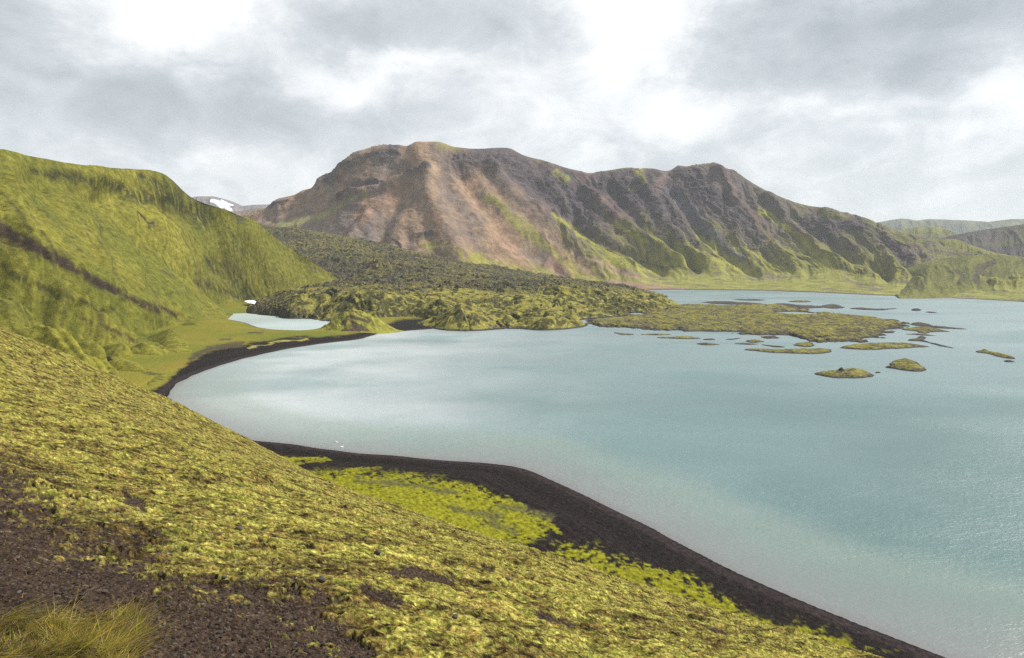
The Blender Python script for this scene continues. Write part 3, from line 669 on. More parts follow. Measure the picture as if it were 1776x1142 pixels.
def rbf_fit(c, z, lam=1e-3):
    n = len(c); r = np.linalg.norm(c[:, None] - c[None], axis=-1); K = np.where(r > 0, r * r * np.log(r + 1e-12), 0) + np.eye(n) * lam
    Pm = np.concatenate([np.ones((n, 1)), c], 1); A = np.block([[K, Pm], [Pm.T, np.zeros((3, 3))]])
    return np.linalg.solve(A, np.concatenate([z, np.zeros(3)]))
W_ = rbf_fit(c_, LPa[:, 2], 2e-4)
def rbf_eval(X, Y):
    o = W_[-3] + W_[-2] * X / 1000 + W_[-1] * Y / 1000
    for (cx, cy), wi in zip(c_, W_):
        r2 = (X / 1000 - cx) ** 2 + (Y / 1000 - cy) ** 2; o = o + wi * .5 * r2 * np.log(r2 + 1e-12)
    return o
t_ = np.linspace(0, 1, 900); D_ = 690 * (2050 / 690) ** t_; ua = np.linspace(425, 1215, 1150)
UU, DD = np.meshgrid(ua, D_); X = (UU - CX) / F * DD; Y = DD
Z = rbf_eval(X, Y); P0 = np.stack([X, Y, Z], -1); U, V = proj(P0)
rough = ss(520, 500, V + fbm(X * .01, Y * .01, 3, .5, 501) * 16)          # clinkery upper field
rough = np.maximum(rough, ss(560, 470, U) * .8)
w1 = fbm(X * .02, Y * .02, 3, .5, 500) * 1.5
mound = fbm(X * .012 + w1 * .2, Y * .008, 3, .5, 505) * 14 + billow(X * .04 + w1, Y * .024, 2, .5, 510) * 5
cl = ridged(X * .024 + w1, Y * .014, 4, .55, 520); cl2 = billow(X * .075, Y * .05, 4, .6, 530)
dz = mound * (1 - rough * .7) + cl * (1.7 + 6.6 * rough) + cl2 * (.6 + 2.4 * rough)
# hand-placed knolls on the shore
def kn(u, v, ru, rv, h):
    c = on(u, v, 4); rx = ru / F * c[1]; ry = rv
    return h * np.exp(-(((X - c[0]) / rx) ** 2 + ((Y - c[1]) / ry) ** 2) * 1.3)
dz = dz + kn(805, 563, 44, 34, 11) + kn(940, 566, 42, 22, 7) + kn(900, 540, 70, 50, 8) + kn(1000, 533, 70, 60, 7) + kn(1085, 528, 70, 60, 6) + kn(650, 545, 50, 40, 6) + kn(520, 540, 36, 40, 7) + kn(750,545,40,40,4)
edge = ss(-3, 4, Z); Z = Z + (dz + 3.5) * edge * ss(2080, 1950, Y)
P = np.stack([X, Y, Z], -1); U, V = proj(P)
sl = normals(P)[..., 2]; bigc = fbm(X * .008, Y * .008, 4, .5, 540); tf_ = fbm(X * .08, Y * .08, 4, .6, 545); tg = fbm(X * .3, Y * .3, 3, .6, 548)
rock = C(.036, .032, .031)
col = np.broadcast_to(rock, (*U.shape, 3)).copy(); col = paint(col, C(.075, .068, .064), ss(0, .4, tg) * .6)
flatness = ss(.42, .80, sl + tf_ * .38 + tg * .2)
mk = np.clip(flatness * (1 - rough * .34) + (1 - rough) * .12 + bigc * .5, 0, 1) * ss(.6, 2.2, P[..., 2])
mk *= 1 - rough * ss(.0, .4, bigc + .12) * .45
lm = paint(np.broadcast_to(C(.165, .15, .034), (*U.shape, 3)).copy(), C(.045, .044, .017), ss(-.12, .16, tf_ + bigc * .7)); lm = lm * (1 - rough * .2)[..., None]; lm = paint(lm, C(.24, .215, .06), ss(.1, .4, tg - tf_ * .3) * .6)
col = col + (lm - col) * mk[..., None]
col = paint(col, C(.035, .03, .03), ss(1.2, .3, P[..., 2]))
lv = grid('lava_field', P, M_lava, col, keep=(P[..., 2] > -3)); tag(lv, kind='structure')

# low lava flat and all islets share one builder
def islet(name, poly, H, wdt, step, label=None, cat=None, group=None, rockiness=.4, rough_=.8, knob=None, holes=(), seed=0, kind=None, edge_n=1.0, cm=None):
    pw_ = on([p[0] for p in poly], [p[1] for p in poly])[:, :2]; cen = pw_.mean(0)
    sp2 = smooth_poly(pw_, 3)
    lo = sp2.min(0) - 12; hi = sp2.max(0) + 12
    sy = step * (3.0 if cen[1] > 500 else 2.0)
    xs = np.arange(lo[0], hi[0], step); ys = np.arange(lo[1], hi[1], sy * .5)
    Xg, Yg = np.meshgrid(xs, ys)
    sdq = sdpoly(Xg, Yg, sp2) + fbm(Xg * .06, Yg * .035, 4, .6, seed + 600) * wdt * 1.6 * edge_n
    for hp in holes:
        hw = on([p[0] for p in hp], [p[1] for p in hp])[:, :2]; sdq = np.minimum(sdq, -sdpoly(Xg, Yg, smooth_poly(hw, 3)) + fbm(Xg * .06, Yg * .06, 3, .6, seed + 9) * 4)
    nb = billow(Xg * .05, Yg * .03, 3, .5, seed + 610); nc = ridged(Xg * .15, Yg * .12, 4, .6, seed + 620); nd = fbm(Xg * .5, Yg * .5, 3, .6, seed + 630)
    zz = np.where(sdq > 0, H * (1 - np.exp(-sdq / wdt)), sdq * .25)
    zz = zz + ss(0, wdt, sdq) * (nb * H * .35 + nc * rough_ * H * .35 + nd * .12 * H)
    if knob:
        for (ku, kv, kr, kh) in knob:
            kc = on(ku, kv, H * .5); rr_ = kr / F * kc[1]; zz = zz + kh * np.exp(-(((Xg - kc[0]) ** 2 + (Yg - kc[1]) ** 2) / rr_ ** 2))
    zz = np.maximum(zz, -2.0)
    Pg = np.stack([Xg, Yg, zz], -1); sl_ = normals(Pg)[..., 2]
    cg = np.broadcast_to(C(.045, .04, .04), (*Xg.shape, 3)).copy()
    mm = ss(H * .22, H * .62, zz + nd * H * .25) * ss(rockiness - .25, rockiness + .25, .5 + nb * .5 + nd * .5 + (sl_ - .8))
    mc = paint(np.broadcast_to(C(.12, .112, .028), (*Xg.shape, 3)).copy(), C(.05, .048, .018), ss(-.1, .3, nb + nd * .6)); mc = paint(mc, C(.175, .16, .038), ss(.05, .4, nc) * .6)
    if cm is not None: mc = mc * cm
    cg = cg + (mc - cg) * mm[..., None]
    cg = paint(cg, C(.03, .027, .028), ss(.35, .1, zz))
    pos = np.array([cen[0], cen[1], 0.0])
    o = grid(name, Pg - pos, M_lava, cg, keep=(zz > -1.2)); o.location = pos
    tag(o, label, cat, group, kind); return o
islet('lava_flat', [(1008,560),(1040,555),(1100,549),(1160,536),(1185,530),(1250,532),(1310,531),(1345,530),(1400,540),(1430,545),(1500,552),(1560,560),(1565,570),(1530,575),(1512,590),(1480,594),(1430,594),(1400,588),(1375,584),(1330,582),(1250,578),(1200,576),(1130,572),(1070,568),(1030,566)],
      3.4, 9, 1.1, rockiness=.40, rough_=1.3, edge_n=1.9, seed=1, kind='structure', holes=([(1340,544),(1380,541),(1420,546),(1390,548)], [(1190,575.5),(1275,576.5),(1280,578.5),(1200,577.5)], [(1455,578),(1475,577),(1478,580),(1460,580)]))
IS = 'low lava islets scattered over the lake'
def isl(poly, H, label, **kw):
    kw.setdefault('step', .6); st_ = kw.pop('step'); kw.setdefault('seed', int(abs(poly[0][0])) % 97)
    return islet('islet', poly, H, kw.pop('wdt', 3.0), st_, label, 'islet', IS, **kw)
isl([(1410,649),(1425,646),(1455,643),(1480,641),(1505,646),(1516,652),(1500,656),(1460,656.5),(1430,654)], 1.9, 'near mossy islet with a small dark rock knob on its top', step=.35, knob=[(1459,646,5,2.6),(1485,645,12,1.0)], rockiness=.3, wdt=2.2)
isl([(1530,637),(1556,636),(1543,633),(1548,627),(1568,624),(1588,629),(1600,636),(1604,643),(1590,645.5),(1565,643),(1545,640)], 1.9, 'broad rounded islet with pale patch, right of the one with the rock knob', step=.35, rockiness=.35, wdt=2.2)
isl([(1516,646),(1524,645),(1529,647),(1520,648)], .5, 'tiny dark rock sliver in the water between the two nearest mossy islets', step=.3, rockiness=.9, wdt=1)
isl([(1458,603),(1490,598),(1530,596),(1570,597),(1610,602),(1570,604),(1520,607),(1475,606)], 1.9, 'long green-topped islet ending in a thin dark spit on its right', step=.5, rockiness=.35)
isl([(1290,607.5),(1310,606),(1350,607),(1400,606),(1442,607),(1430,613.5),(1390,614),(1340,612)], 1.7, 'long low mossy islet nearest the open bay, below the lava flat', step=.5, rockiness=.3)
isl([(1377,598),(1392,595),(1408,594.5),(1416,599),(1400,602),(1385,601)], 1.6, 'short plump mossy islet just above the long low one', step=.4, rockiness=.35)
isl([(1320,598),(1335,599),(1362,602),(1340,602.5)], .7, 'thin black reef left of the short plump mossy islet', step=.4, rockiness=.9)
isl([(1294,591.5),(1310,590),(1324,592.5),(1308,595)], 1.3, 'small diamond-shaped mossy islet under the lava flat', step=.4, rockiness=.4)
isl([(1270,596.5),(1290,595.5),(1316,597),(1300,598.5)], .7, 'flat brownish islet right below the diamond-shaped one', step=.4, rockiness=.6)
isl([(1318,584.5),(1335,583),(1350,586.5),(1330,588)], 1.0, 'dark low islet tucked close against the lava flat edge', step=.4, rockiness=.7)
isl([(1257,588.8),(1275,587),(1288,587),(1270,590)], .6, 'hair-thin rock reef left of the diamond-shaped islet', step=.4, rockiness=.8)
isl([(1140,586),(1165,585),(1195,584),(1215,587),(1200,588.6),(1160,587.8)], 1.3, 'slim mossy islet in the middle of the chain below the headland', step=.5, rockiness=.3)
isl([(1208,596.5),(1225,595),(1247,598),(1225,599)], .9, 'lone lens-shaped dark islet set out below the chain', step=.4, rockiness=.6)
isl([(1112,581),(1130,579.3),(1165,580.2),(1150,582)], .9, 'thin brown islet, second of the chain from the left', step=.5, rockiness=.5)
isl([(1064,577),(1080,578),(1102,580.5),(1085,581.6),(1070,580)], .9, 'leftmost dark islet of the chain by the cove', step=.5, rockiness=.5)
isl([(1220,588.5),(1236,588),(1238,590),(1224,590)], .5, 'speck of rock at the right end of the slim mossy islet', step=.4, rockiness=.9, wdt=1.5)
isl([(1694,611),(1705,608),(1725,612),(1750,617),(1763,623),(1745,622),(1710,614)], 1.5, 'slanting mossy islet far out alone on the right', step=.4, rockiness=.4, knob=[(1708,609,5,1.0)])
isl([(1740,626.5),(1750,625.3),(1760,628),(1748,628.6)], .9, 'tiny black rock just below the slanting islet on the right', step=.3, rockiness=.95, wdt=1)
isl([(1565,572),(1582,569),(1610,568),(1630,572),(1650,576),(1620,576),(1605,579),(1585,575)], 1.6, 'forked green islet off the right tip of the lava flat', step=.6, rockiness=.4)
isl([(1576,563),(1590,559.5),(1605,561),(1625,566),(1678,571.5),(1640,570.5),(1600,567)], 1.1, 'very long dark reef tapering to the right above the forked islet', step=.6, rockiness=.8)
isl([(1568,580),(1590,579),(1625,582.6),(1595,582)], .6, 'pencil-thin reef just below the forked green islet', step=.5, rockiness=.85)
isl([(1572,590),(1588,588),(1596,584),(1606,586),(1604,592),(1655,604),(1630,601),(1600,593),(1580,592)], 1.2, 'hooked dark islet with a long curved tail to the right', step=.5, rockiness=.75, wdt=2)
isl([(1508,556),(1525,554.5),(1560,556),(1550,560.5),(1520,559)], 1.4, 'dark rocky islet touching the upper right of the lava flat', step=.7, rockiness=.8)
isl([(1428,546),(1450,544.5),(1480,547),(1520,551),(1480,551),(1450,549)], 1.4, 'long olive islet along the upper side of the lava flat', step=.8, rockiness=.4)
isl([(1510,582.5),(1520,581.5),(1528,583),(1518,584)], .6, 'small flat rock off the lower right corner of the lava flat', step=.4, rockiness=.9, wdt=1.5)
isl([(1525,586),(1531,585),(1536,586.5),(1530,587.3)], .6, 'speck of rock beside the hooked islet', step=.35, rockiness=.9, wdt=1.2)
isl([(1220,525),(1245,523.5),(1280,525),(1330,528),(1300,529),(1250,528)], 2.0, 'dark reef nearest the headland at the back of the lake', step=1.2, rockiness=.75, wdt=6)
isl([(1270,520),(1310,519.5),(1330,521),(1300,522)], 1.0, 'faint thin reef at the back, above the headland reef', step=1.2, rockiness=.9, wdt=5)
isl([(1365,523.5),(1388,521.8),(1408,523.5),(1390,525)], 1.8, 'small rounded mossy islet farthest back in the lake', step=1.0, rockiness=.5, wdt=5)
isl([(1335,531),(1350,527),(1400,531),(1440,533),(1400,535.5),(1350,534)], 1.8, 'ragged black reef joining the lava flat from the back', step=1.1, rockiness=.85, wdt=5)
isl([(1425,530),(1445,528.6),(1465,533),(1450,536),(1432,534)], 1.6, 'dark lumpy reef right of the ragged black one', step=1.0, rockiness=.75, wdt=5)
isl([(1474,535.5),(1495,534.2),(1520,536.5),(1558,535),(1530,538.5),(1490,537.5)], 1.3, 'long broken reef behind the olive islet', step=1.0, rockiness=.85, wdt=4)
isl([(1580,538.5),(1588,535.5),(1598,538.5),(1590,540)], 2.0, 'little pointed rock standing alone on the far water', step=.6, rockiness=.9, wdt=3, knob=[(1587,538,3,1.6)])
isl([(1604,541),(1615,540.8),(1625,543),(1612,543.2)], .9, 'flat rock just right of the little pointed rock', step=.6, rockiness=.9, wdt=3)

# ---------------------------------------------------------------- mossy hummock at the pond
hc = on(606, 577, 0); hx = np.linspace(-48, 62, 260); hy = np.linspace(-34, 42, 200); Xg, Yg = np.meshgrid(hx, hy)
wx = fbm(Xg * .04, Yg * .04, 3, .5, 700) * 6
hz = 22 * np.exp(-(((Xg + wx) / 23) ** 2 + ((Yg - 4) / 15) ** 2) ** .9) + 7 * np.exp(-(((Xg - 26) / 17) ** 2 + ((Yg - 8) / 11) ** 2)) - 1.6
hz += ridged((Xg + Yg * .6) * .11, Yg * .02, 3, .5, 705) * 1.3 * ss(1, 6, hz) + fbm(Xg * .2, Yg * .2, 3, .5, 706) * .5 * ss(0, 3, hz)
Pg = np.stack([Xg, Yg, hz], -1); nr_ = normals(Pg)
Uh, Vh = proj(Pg + np.array([hc[0], hc[1] + 4, 0]))
cg = np.broadcast_to(C(.19, .185, .035), (*Xg.shape, 3)).copy(); hn = fbm(Xg * .25, Yg * .25, 4, .6, 710); cg = paint(cg, C(.15, .13, .03), ss(-.1, .3, hn) * .6)
stripe = perlin((Xg * .8 + hz * 1.5 + hn * 2) * .16, Yg * .03, 715)
cg = paint(cg, C(.055, .04, .032), ss(600, 612, Uh + hn * 8) * ss(662, 640, Uh) * ss(.95, .86, nr_[..., 2]) * ss(-.15, .1, stripe) * .95 * (Yg < 6))
cg = paint(cg, C(.05, .038, .03), stroke(Uh + hn * 5, Vh + hn * 3, [(588,580),(600,575),(620,577)], (5, 5), .5) * .95)
cg = paint(cg, C(.05, .038, .03), stroke(Uh + hn * 5, Vh + hn * 3, [(594,563),(606,550),(640,560)], (5, 4), .6) * .9)
hm = grid('hummock', Pg, M_hill, cg, keep=(hz > -1)); hm.location = (hc[0], hc[1] + 4, .8)
tag(hm, 'pointed mossy hummock with striped eroded earth face between pond and lake', 'hummock')

# snow patch beside the pond
def snow(name, pts, D, thick, label):
    pw_ = np.array([at(u, v, D_) for u, v, D_ in pts]); cen = pw_.mean(0)
    n = len(pw_); V_ = [cen + [0, -thick * .4, thick]]; F_ = []
    for k in (.6, 1.0): V_ += [cen + (p - cen) * k + np.array([0, 0, thick * (1 - k)]) for p in pw_]
    for i in range(n):
        j = (i + 1) % n; F_.append((0, 1 + i, 1 + j)); F_.append((1 + i, 1 + n + i, 1 + n + j, 1 + j))
    me = bpy.data.meshes.new(name); me.from_pydata([tuple(v - cen) for v in V_], [], F_); me.materials.append(M_snow); me.update()
    for p in me.polygons: p.use_smooth = True
    o = bpy.data.objects.new(name, me); o.location = cen; scene.collection.objects.link(o); tag(o, label, 'snow patch')
    return o
snow('snow_patch', [(423,522.3,985),(432,520.8,1000),(440,521.2,1005),(450,523.8,1000),(460,527,985),(452,528.6,975),(440,527.5,970),(430,525.5,975)], 0, 2.0, 'white snow patch at the foot of the green hill beyond the pond')

# ---------------------------------------------------------------- foreground slope
na, nr = 1150, 1450
az_ = np.radians(np.linspace(-56, 52, na)); rr = np.exp(np.linspace(math.log(2.6), math.log(165), nr))
A_, R_ = np.meshgrid(az_, rr); X = R_ * np.sin(A_); Y = R_ * np.cos(A_)
Z0 = slope_z(X, Y); U, V = proj(np.stack([X, Y, Z0], -1))
hum = fbm(X * .09, Y * .09, 3, .5, 800) * .55 * ss(3, 16, R_) + fbm(X * .35, Y * .35, 3, .5, 804) * .20
SOIL = [(-80,770),(0,795),(50,830),(100,880),(150,915),(210,925),(260,950),(330,985),(400,995),(455,1003),(500,1020),(550,1055),(590,1090),(605,1150),(600,1300),(-900,1300),(-900,760)]
wu = fbm(X * .5, Y * .5, 5, .6, 810) * 60; wv_ = fbm(X * .5, Y * .5, 5, .6, 816) * 45
qs = sdpoly(U + wu, V + wv_, SOIL)
for pts, wd in (([(690,1000),(740,1003),(790,1010)], 14), ([(630,1035),(690,1048)], 15), ([(835,985),(850,992)], 7), ([(215,870),(240,885)], 12), ([(560,800),(590,806)], 5), ([(930,1060),(990,1075)], 9), ([(1200,1075),(1260,1090)], 7), ([(440,1040),(560,1080),(640,1142)], 26)):
    qs = np.maximum(qs, (stroke(U + wu * .5, V + wv_ * .4, pts, wd * 1.5, 1.0) - .5) * 160)
fz = fbm(X * 3.5, Y * 3.5, 5, .68, 843); soil_m = ss(-26, 26, qs + fz * 190 + fbm(X * 11, Y * 11, 3, .6, 844) * 50)
# moss cushions: rounded lumps, stretched across the slope
ca, sa = math.cos(R(-25)), math.sin(R(-25)); Xr = X * ca - Y * sa; Yr = X * sa + Y * ca
c1 = fbm(Xr * 1.1 + hum, Yr * 2.0, 4, .55, 820) * 1.5; c2 = fbm(Xr * 3.4, Yr * 5.5, 3, .6, 826) * 1.1; c3 = fbm(Xr * 15, Yr * 17, 3, .6, 832)
fine_f = ss(60, 18, R_)
h = c1 * .10 + c2 * .032 + fbm(Xr * .4, Yr * .8, 3, .5, 837) * .28 * ss(8, 30, R_) + c3 * .010 + fbm(X * .9, Y * 1.3, 4, .6, 836) * .07
hs = fbm(X * 2.4, Y * 2.4, 5, .62, 840) * .09 + ridged(X * 9, Y * 9, 4, .6, 846) * .03 - .05
h = h * (1 - soil_m) + hs * soil_m
Z = Z0 + hum + h
P = np.stack([X, Y, Z], -1)
lo = fbm(X * .12, Y * .3, 4, .55, 850); mid = fbm(X * .8, Y * .9, 4, .6, 856); fi = fbm(X * 7, Y * 7, 4, .65, 862); fi2 = fbm(X * 22, Y * 22, 2, .6, 868)
mcol = np.broadcast_to(C(.215, .200, .038), (*X.shape, 3)).copy()
mcol = paint(mcol, C(.33, .31, .075), ss(-.05, .25, c2 * .7 + fi * 1.0) * .9)
mcol = paint(mcol, C(.19, .215, .028), ss(.10, .45, mid + fi * .4) * .6)
mcol = paint(mcol, C(.27, .17, .055), ss(.08, .38, fbm(X * .5, Y * .9, 5, .62, 874) + fi * .25) * .5)      # dry rusty patches
mcol = paint(mcol, C(.065, .055, .018), ss(.14, .42, -c2 * .6 - fi * 1.1 - .10) * .95)                         # gaps between cushions
mcol = paint(mcol, C(.025, .019, .012), ss(.20, .5, -c1 * .8 - c2 * .4 + fi * .3 - .05) * .85)
# dry grass band across the hill
band = stroke(U + wu, V + wv_ * .7, [(40,650),(200,690),(330,740),(470,800),(620,880)], (34, 22), 1.0)
mcol = paint(mcol, C(.27, .23, .07), band * .4)
brn = ss(-70, -10, qs) * (1 - soil_m)
mcol = paint(mcol, C(.15, .095, .035), brn * ss(-.2, .3, mid + fi) * .75)
mcol = paint(mcol, C(.10, .14, .018), stroke(U + wu * .9, V + wv_ * .8, [(255,935),(300,932),(330,945)], 17, 1) * .6)
scol = np.broadcast_to(C(.034, .024, .018), (*X.shape, 3)).copy(); scol = paint(scol, C(.012, .008, .0065), ss(-.08, .35, fi + mid * .5) * .85); scol = paint(scol, C(.09, .068, .054), ss(.12, .5, fi2 + fi * .5) * .6)
scol = paint(scol, C(.16, .12, .06), ss(.28, .5, fbm(X * 2.2, Y * 2.2, 5, .65, 880)) * .55)
pt = fbm(Xr * .55, Yr * 1.0, 5, .62, 885); pk = fbm(Xr * 2.8, Yr * 5.6, 6, .72, 887)
mcol = paint(mcol, C(.075, .070, .022), ss(-.02, .22, pk + pt * .45 - c1 * .15) * .75)
mcol = paint(mcol, C(.105, .072, .028), ss(-.04, .22, pt) * .75)
mcol = paint(mcol, C(.20, .12, .035), ss(.06, .24, fbm(Xr * 3, Yr * 5, 4, .65, 889)) * .6)
mcol = paint(mcol, C(.10, .12, .018), ss(.12, .26, fbm(Xr * 1.6, Yr * 2.6, 5, .65, 895)) * .6)
mcol = paint(mcol, C(.36, .34, .10), ss(.10, .3, fbm(Xr * 5, Yr * 9, 4, .7, 897)) * .7)
mcol = paint(mcol, C(.018, .014, .008), ss(.14, .28, pk * .8 + pt * .4 + fi * .3) * .95)
mcol = mcol * (.60 + fi2 * .5 * fine_f + fi * .7 - pk * .6 - pt * .35)[..., None].clip(.25, 2)
col = mcol + (scol - mcol) * soil_m[..., None]
fgm = grid('hill_slope', P, M_slope, col, keep=(Z > -3)); tag(fgm, kind='structure')

# bilinear lookup on the polar grid
def look(arr, x, y):
    r = np.hypot(x, y); a = np.arctan2(x, y)
    fi_ = np.clip((np.log(r) - math.log(2.6)) / (math.log(165) - math.log(2.6)) * (nr - 1), 0, nr - 1.001); fj = np.clip((a - az_[0]) / (az_[-1] - az_[0]) * (na - 1), 0, na - 1.001)
    i = fi_.astype(int); j = fj.astype(int); ti = fi_ - i; tj = fj - j
    if arr.ndim == 3: ti = ti[:, None]; tj = tj[:, None]
    return (arr[i, j] * (1 - ti) * (1 - tj) + arr[i + 1, j] * ti * (1 - tj) + arr[i, j + 1] * (1 - ti) * tj + arr[i + 1, j + 1] * ti * tj)

# blades: one mesh per stuff kind
def mat_blade(name):
    m = bpy.data.materials.new(name); m.use_nodes = True; t = m.node_tree; t.nodes.clear(); b = NB(t)
    out = b.n('ShaderNodeOutputMaterial'); p = b.n('ShaderNodeBsdfPrincipled')
    vc = b.n('ShaderNodeVertexColor'); vc.layer_name = 'Col'; n = b.noise(b.n('ShaderNodeTexCoord').outputs['Object'], 30, 3)
    c_ = b.mix(1.0, vc.outputs[0], b.maprange(n, .3, .7, .8, 1.2), 'MULTIPLY'); t.links.new(c_, p.inputs['Base Color']); p.inputs['Roughness'].default_value = .8; p.inputs['Specular IOR Level'].default_value = .1
    tr = b.n('ShaderNodeBsdfTranslucent'); t.links.new(c_, tr.inputs[0]); mx = b.n('ShaderNodeMixShader'); mx.inputs[0].default_value = .3
    t.links.new(p.outputs[0], mx.inputs[1]); t.links.new(tr.outputs[0], mx.inputs[2]); t.links.new(mx.outputs[0], out.inputs[0]); return m
M_blade = mat_blade('grass_blades')
def blades(name, x, y, z, L, wd, dirx, diry, bend, colr, seg=3, label=None):
    n = len(x); th = rng.uniform(0, np.pi, n); sx, sy = np.cos(th), np.sin(th)
    V_ = []; base = np.stack([x, y, z], -1)
    for k in range(seg + 1):
        t = k / seg; off = bend * t * t; up = t * (1 - .35 * np.minimum(bend, 1.2) * t)
        c = base + np.stack([dirx * off * L, diry * off * L, up * L], -1)
        ww = wd * (1 - t) ** .7 * .5 + 0 * sx
        if k == seg: V_.append(c[:, None])
        else: V_.append(np.stack([c + np.stack([sx * ww, sy * ww, 0 * ww], -1), c - np.stack([sx * ww, sy * ww, 0 * ww], -1)], 1))
    VV = np.concatenate(V_, 1); kk = VV.shape[1]; tri = []
    for k in range(seg - 1): a = 2 * k; tri += [(a, a + 1, a + 3), (a, a + 3, a + 2)]
    a = 2 * (seg - 1); tri.append((a, a + 1, a + 2)); tri = np.array(tri)
    idx = (np.arange(n)[:, None, None] * kk + tri[None]).reshape(-1)
    cc_ = np.repeat(colr[:, None], kk, 1)
    o = mesh_raw(name, VV.reshape(-1, 3), idx, 3, M_blade, cc_.reshape(-1, 3), smooth=False); tag(o, label, 'grass', kind='stuff'); return o
def scatter(n, umin, umax, r0, r1, power=1.0):
    a = np.arctan((rng.uniform(umin, umax, n) - CX) / F); r = r0 * (r1 / r0) ** (rng.uniform(0, 1, n) ** power)
    return r * np.sin(a), r * np.cos(a)
pal = np.array([(.46, .44, .08), (.60, .56, .18), (.30, .33, .05), (.40, .33, .07), (.15, .19, .03), (.24, .12, .05)], np.float32)
x, y = scatter(260000, -60, 1830, 3.2, 48, .8); sm_ = look(soil_m, x, y); c2_ = look(c2, x, y); bd = look(band, x, y)
k_ = (rng.uniform(0, 1, len(x)) > sm_ * 1.4) & (c2_ + rng.normal(0, .3, len(x)) > -.15); x, y, bd = x[k_], y[k_], bd[k_]; r = np.hypot(x, y)
gcol = look(col, x, y)
cl_ = pal[rng.choice(6, len(x), p=[.28, .16, .2, .14, .14, .08])]; cl_ = cl_ * .18 + gcol * .62; cl_ *= rng.uniform(.5, 1.5, (len(x), 1))
L_ = rng.uniform(.010, .030, len(x)) * (1 + r * .012)
blades('moss_sprigs', x, y, look(Z, x, y) - .006, L_, L_ * .38, rng.normal(0, 1, len(x)), rng.normal(0, 1, len(x)), rng.uniform(.2, 1.6, len(x)), cl_, 2, 'short yellow-green moss sprigs covering the near slope')
x, y = scatter(42000, -60, 1830, 3.0, 46, .75); sm_ = look(soil_m, x, y); bd = look(band, x, y); gn = fbm(x * .35, y * .35, 4, .6, 890)
k_ = rng.uniform(0, 1, len(x)) < np.clip(.10 + bd * .8 + ss(.08, .35, gn) * .8 - sm_ * .9, .012, 1); x, y = x[k_], y[k_]; r = np.hypot(x, y)
cl_ = np.array([(.34, .30, .10), (.28, .24, .06), (.22, .13, .04), (.2, .21, .04)], np.float32)[rng.choice(4, len(x), p=[.4, .25, .2, .15])] * rng.uniform(.7, 1.2, (len(x), 1))
L_ = rng.uniform(.06, .17, len(x)); blades('dry_grass', x, y, look(Z, x, y) - .01, L_, .0035 * (1 + r * .05), rng.normal(.5, .5, len(x)), rng.normal(-.1, .5, len(x)), rng.uniform(.1, .8, len(x)), cl_, 3, 'thin straw-coloured dry grass standing in the moss')
# tussock bottom left
TP = smooth_poly([(-160,1180),(-120,1085),(20,1075),(60,1068),(110,1050),(150,1052),(190,1048),(235,1065),(245,1095),(238,1130),(215,1180),(180,1300),(-160,1300)], 3)
x, y = scatter(90000, -260, 300, 2.0, 8.5, 1.0); uu, vv = proj(np.stack([x, y, look(Z, x, y)], -1)); nq = fbm(x * 3, y * 3, 4, .6, 900)
k_ = (sdpoly(uu + nq * 60, vv + nq * 34, TP) > 0) & (fbm(x * 4, y * 4, 3, .6, 903) > -.22); x, y, uu, vv = x[k_][:15000], y[k_][:15000], uu[k_][:15000], vv[k_][:15000]
nq2 = fbm(x * 2.2, y * 2.2, 3, .6, 905); an = fbm(x * 1.3, y * 1.3, 2, .5, 906) * 5 + .3
cl_ = np.array([(.38, .29, .05), (.22, .22, .03), (.33, .20, .045), (.13, .16, .025), (.42, .36, .17)], np.float32)[rng.choice(5, len(x), p=[.36, .24, .2, .14, .06])] * rng.uniform(.5, 1.3, (len(x), 1)) * (.30 + .75 * ss(-.3, .3, fbm(x * 3.5, y * 3.5, 3, .6, 907)))[:, None]
blades('grass', x, y, look(Z, x, y) - .02, rng.uniform(.07, .21, len(x)) * (.6 + .8 * ss(-.2, .4, nq2)), .006, 1.1 * np.cos(an) + rng.normal(0, .5, len(x)), 1.1 * np.sin(an) + rng.normal(0, .5, len(x)), rng.uniform(.8, 2.6, len(x)), cl_, 4, 'tousled yellow-green grass tussock on dark soil at the bottom left')
x, y = scatter(4000, -160, 60, 2.2, 4.2, 1.0); x, y = x[:260], y[:260]
cl_ = np.array([(.42, .34, .14), (.24, .24, .05)], np.float32)[rng.choice(2, len(x))]
blades('tall_grass', x, y, look(Z, x, y) - .02, rng.uniform(.2, .42, len(x)), .005, rng.normal(.6, .4, len(x)), rng.normal(.1, .4, len(x)), rng.uniform(.2, .8, len(x)), cl_, 5, 'long pale grass stems leaning over the bottom left corner')

x, y = scatter(13000, -60, 760, 2.6, 18, 1.0); sm_ = look(soil_m, x, y); k_ = (sm_ > .35) & (fbm(x * 1.7, y * 1.7, 4, .6, 911) + rng.normal(0, .12, len(x)) > .12); x, y = x[k_], y[k_]
cl_ = np.array([(.20, .13, .055), (.14, .065, .028), (.07, .045, .028), (.12, .13, .03)], np.float32)[rng.choice(4, len(x), p=[.3, .3, .25, .15])] * rng.uniform(.5, 1.2, (len(x), 1))
L_ = rng.uniform(.02, .07, len(x)); blades('plant_litter', x, y, look(Z, x, y) + .002, L_, L_ * .16 + .003, rng.normal(0, 1.2, len(x)), rng.normal(0, 1.2, len(x)), rng.uniform(.8, 2.0, len(x)), cl_, 2, 'dead leaves and brown stalks strewn over the bare soil')
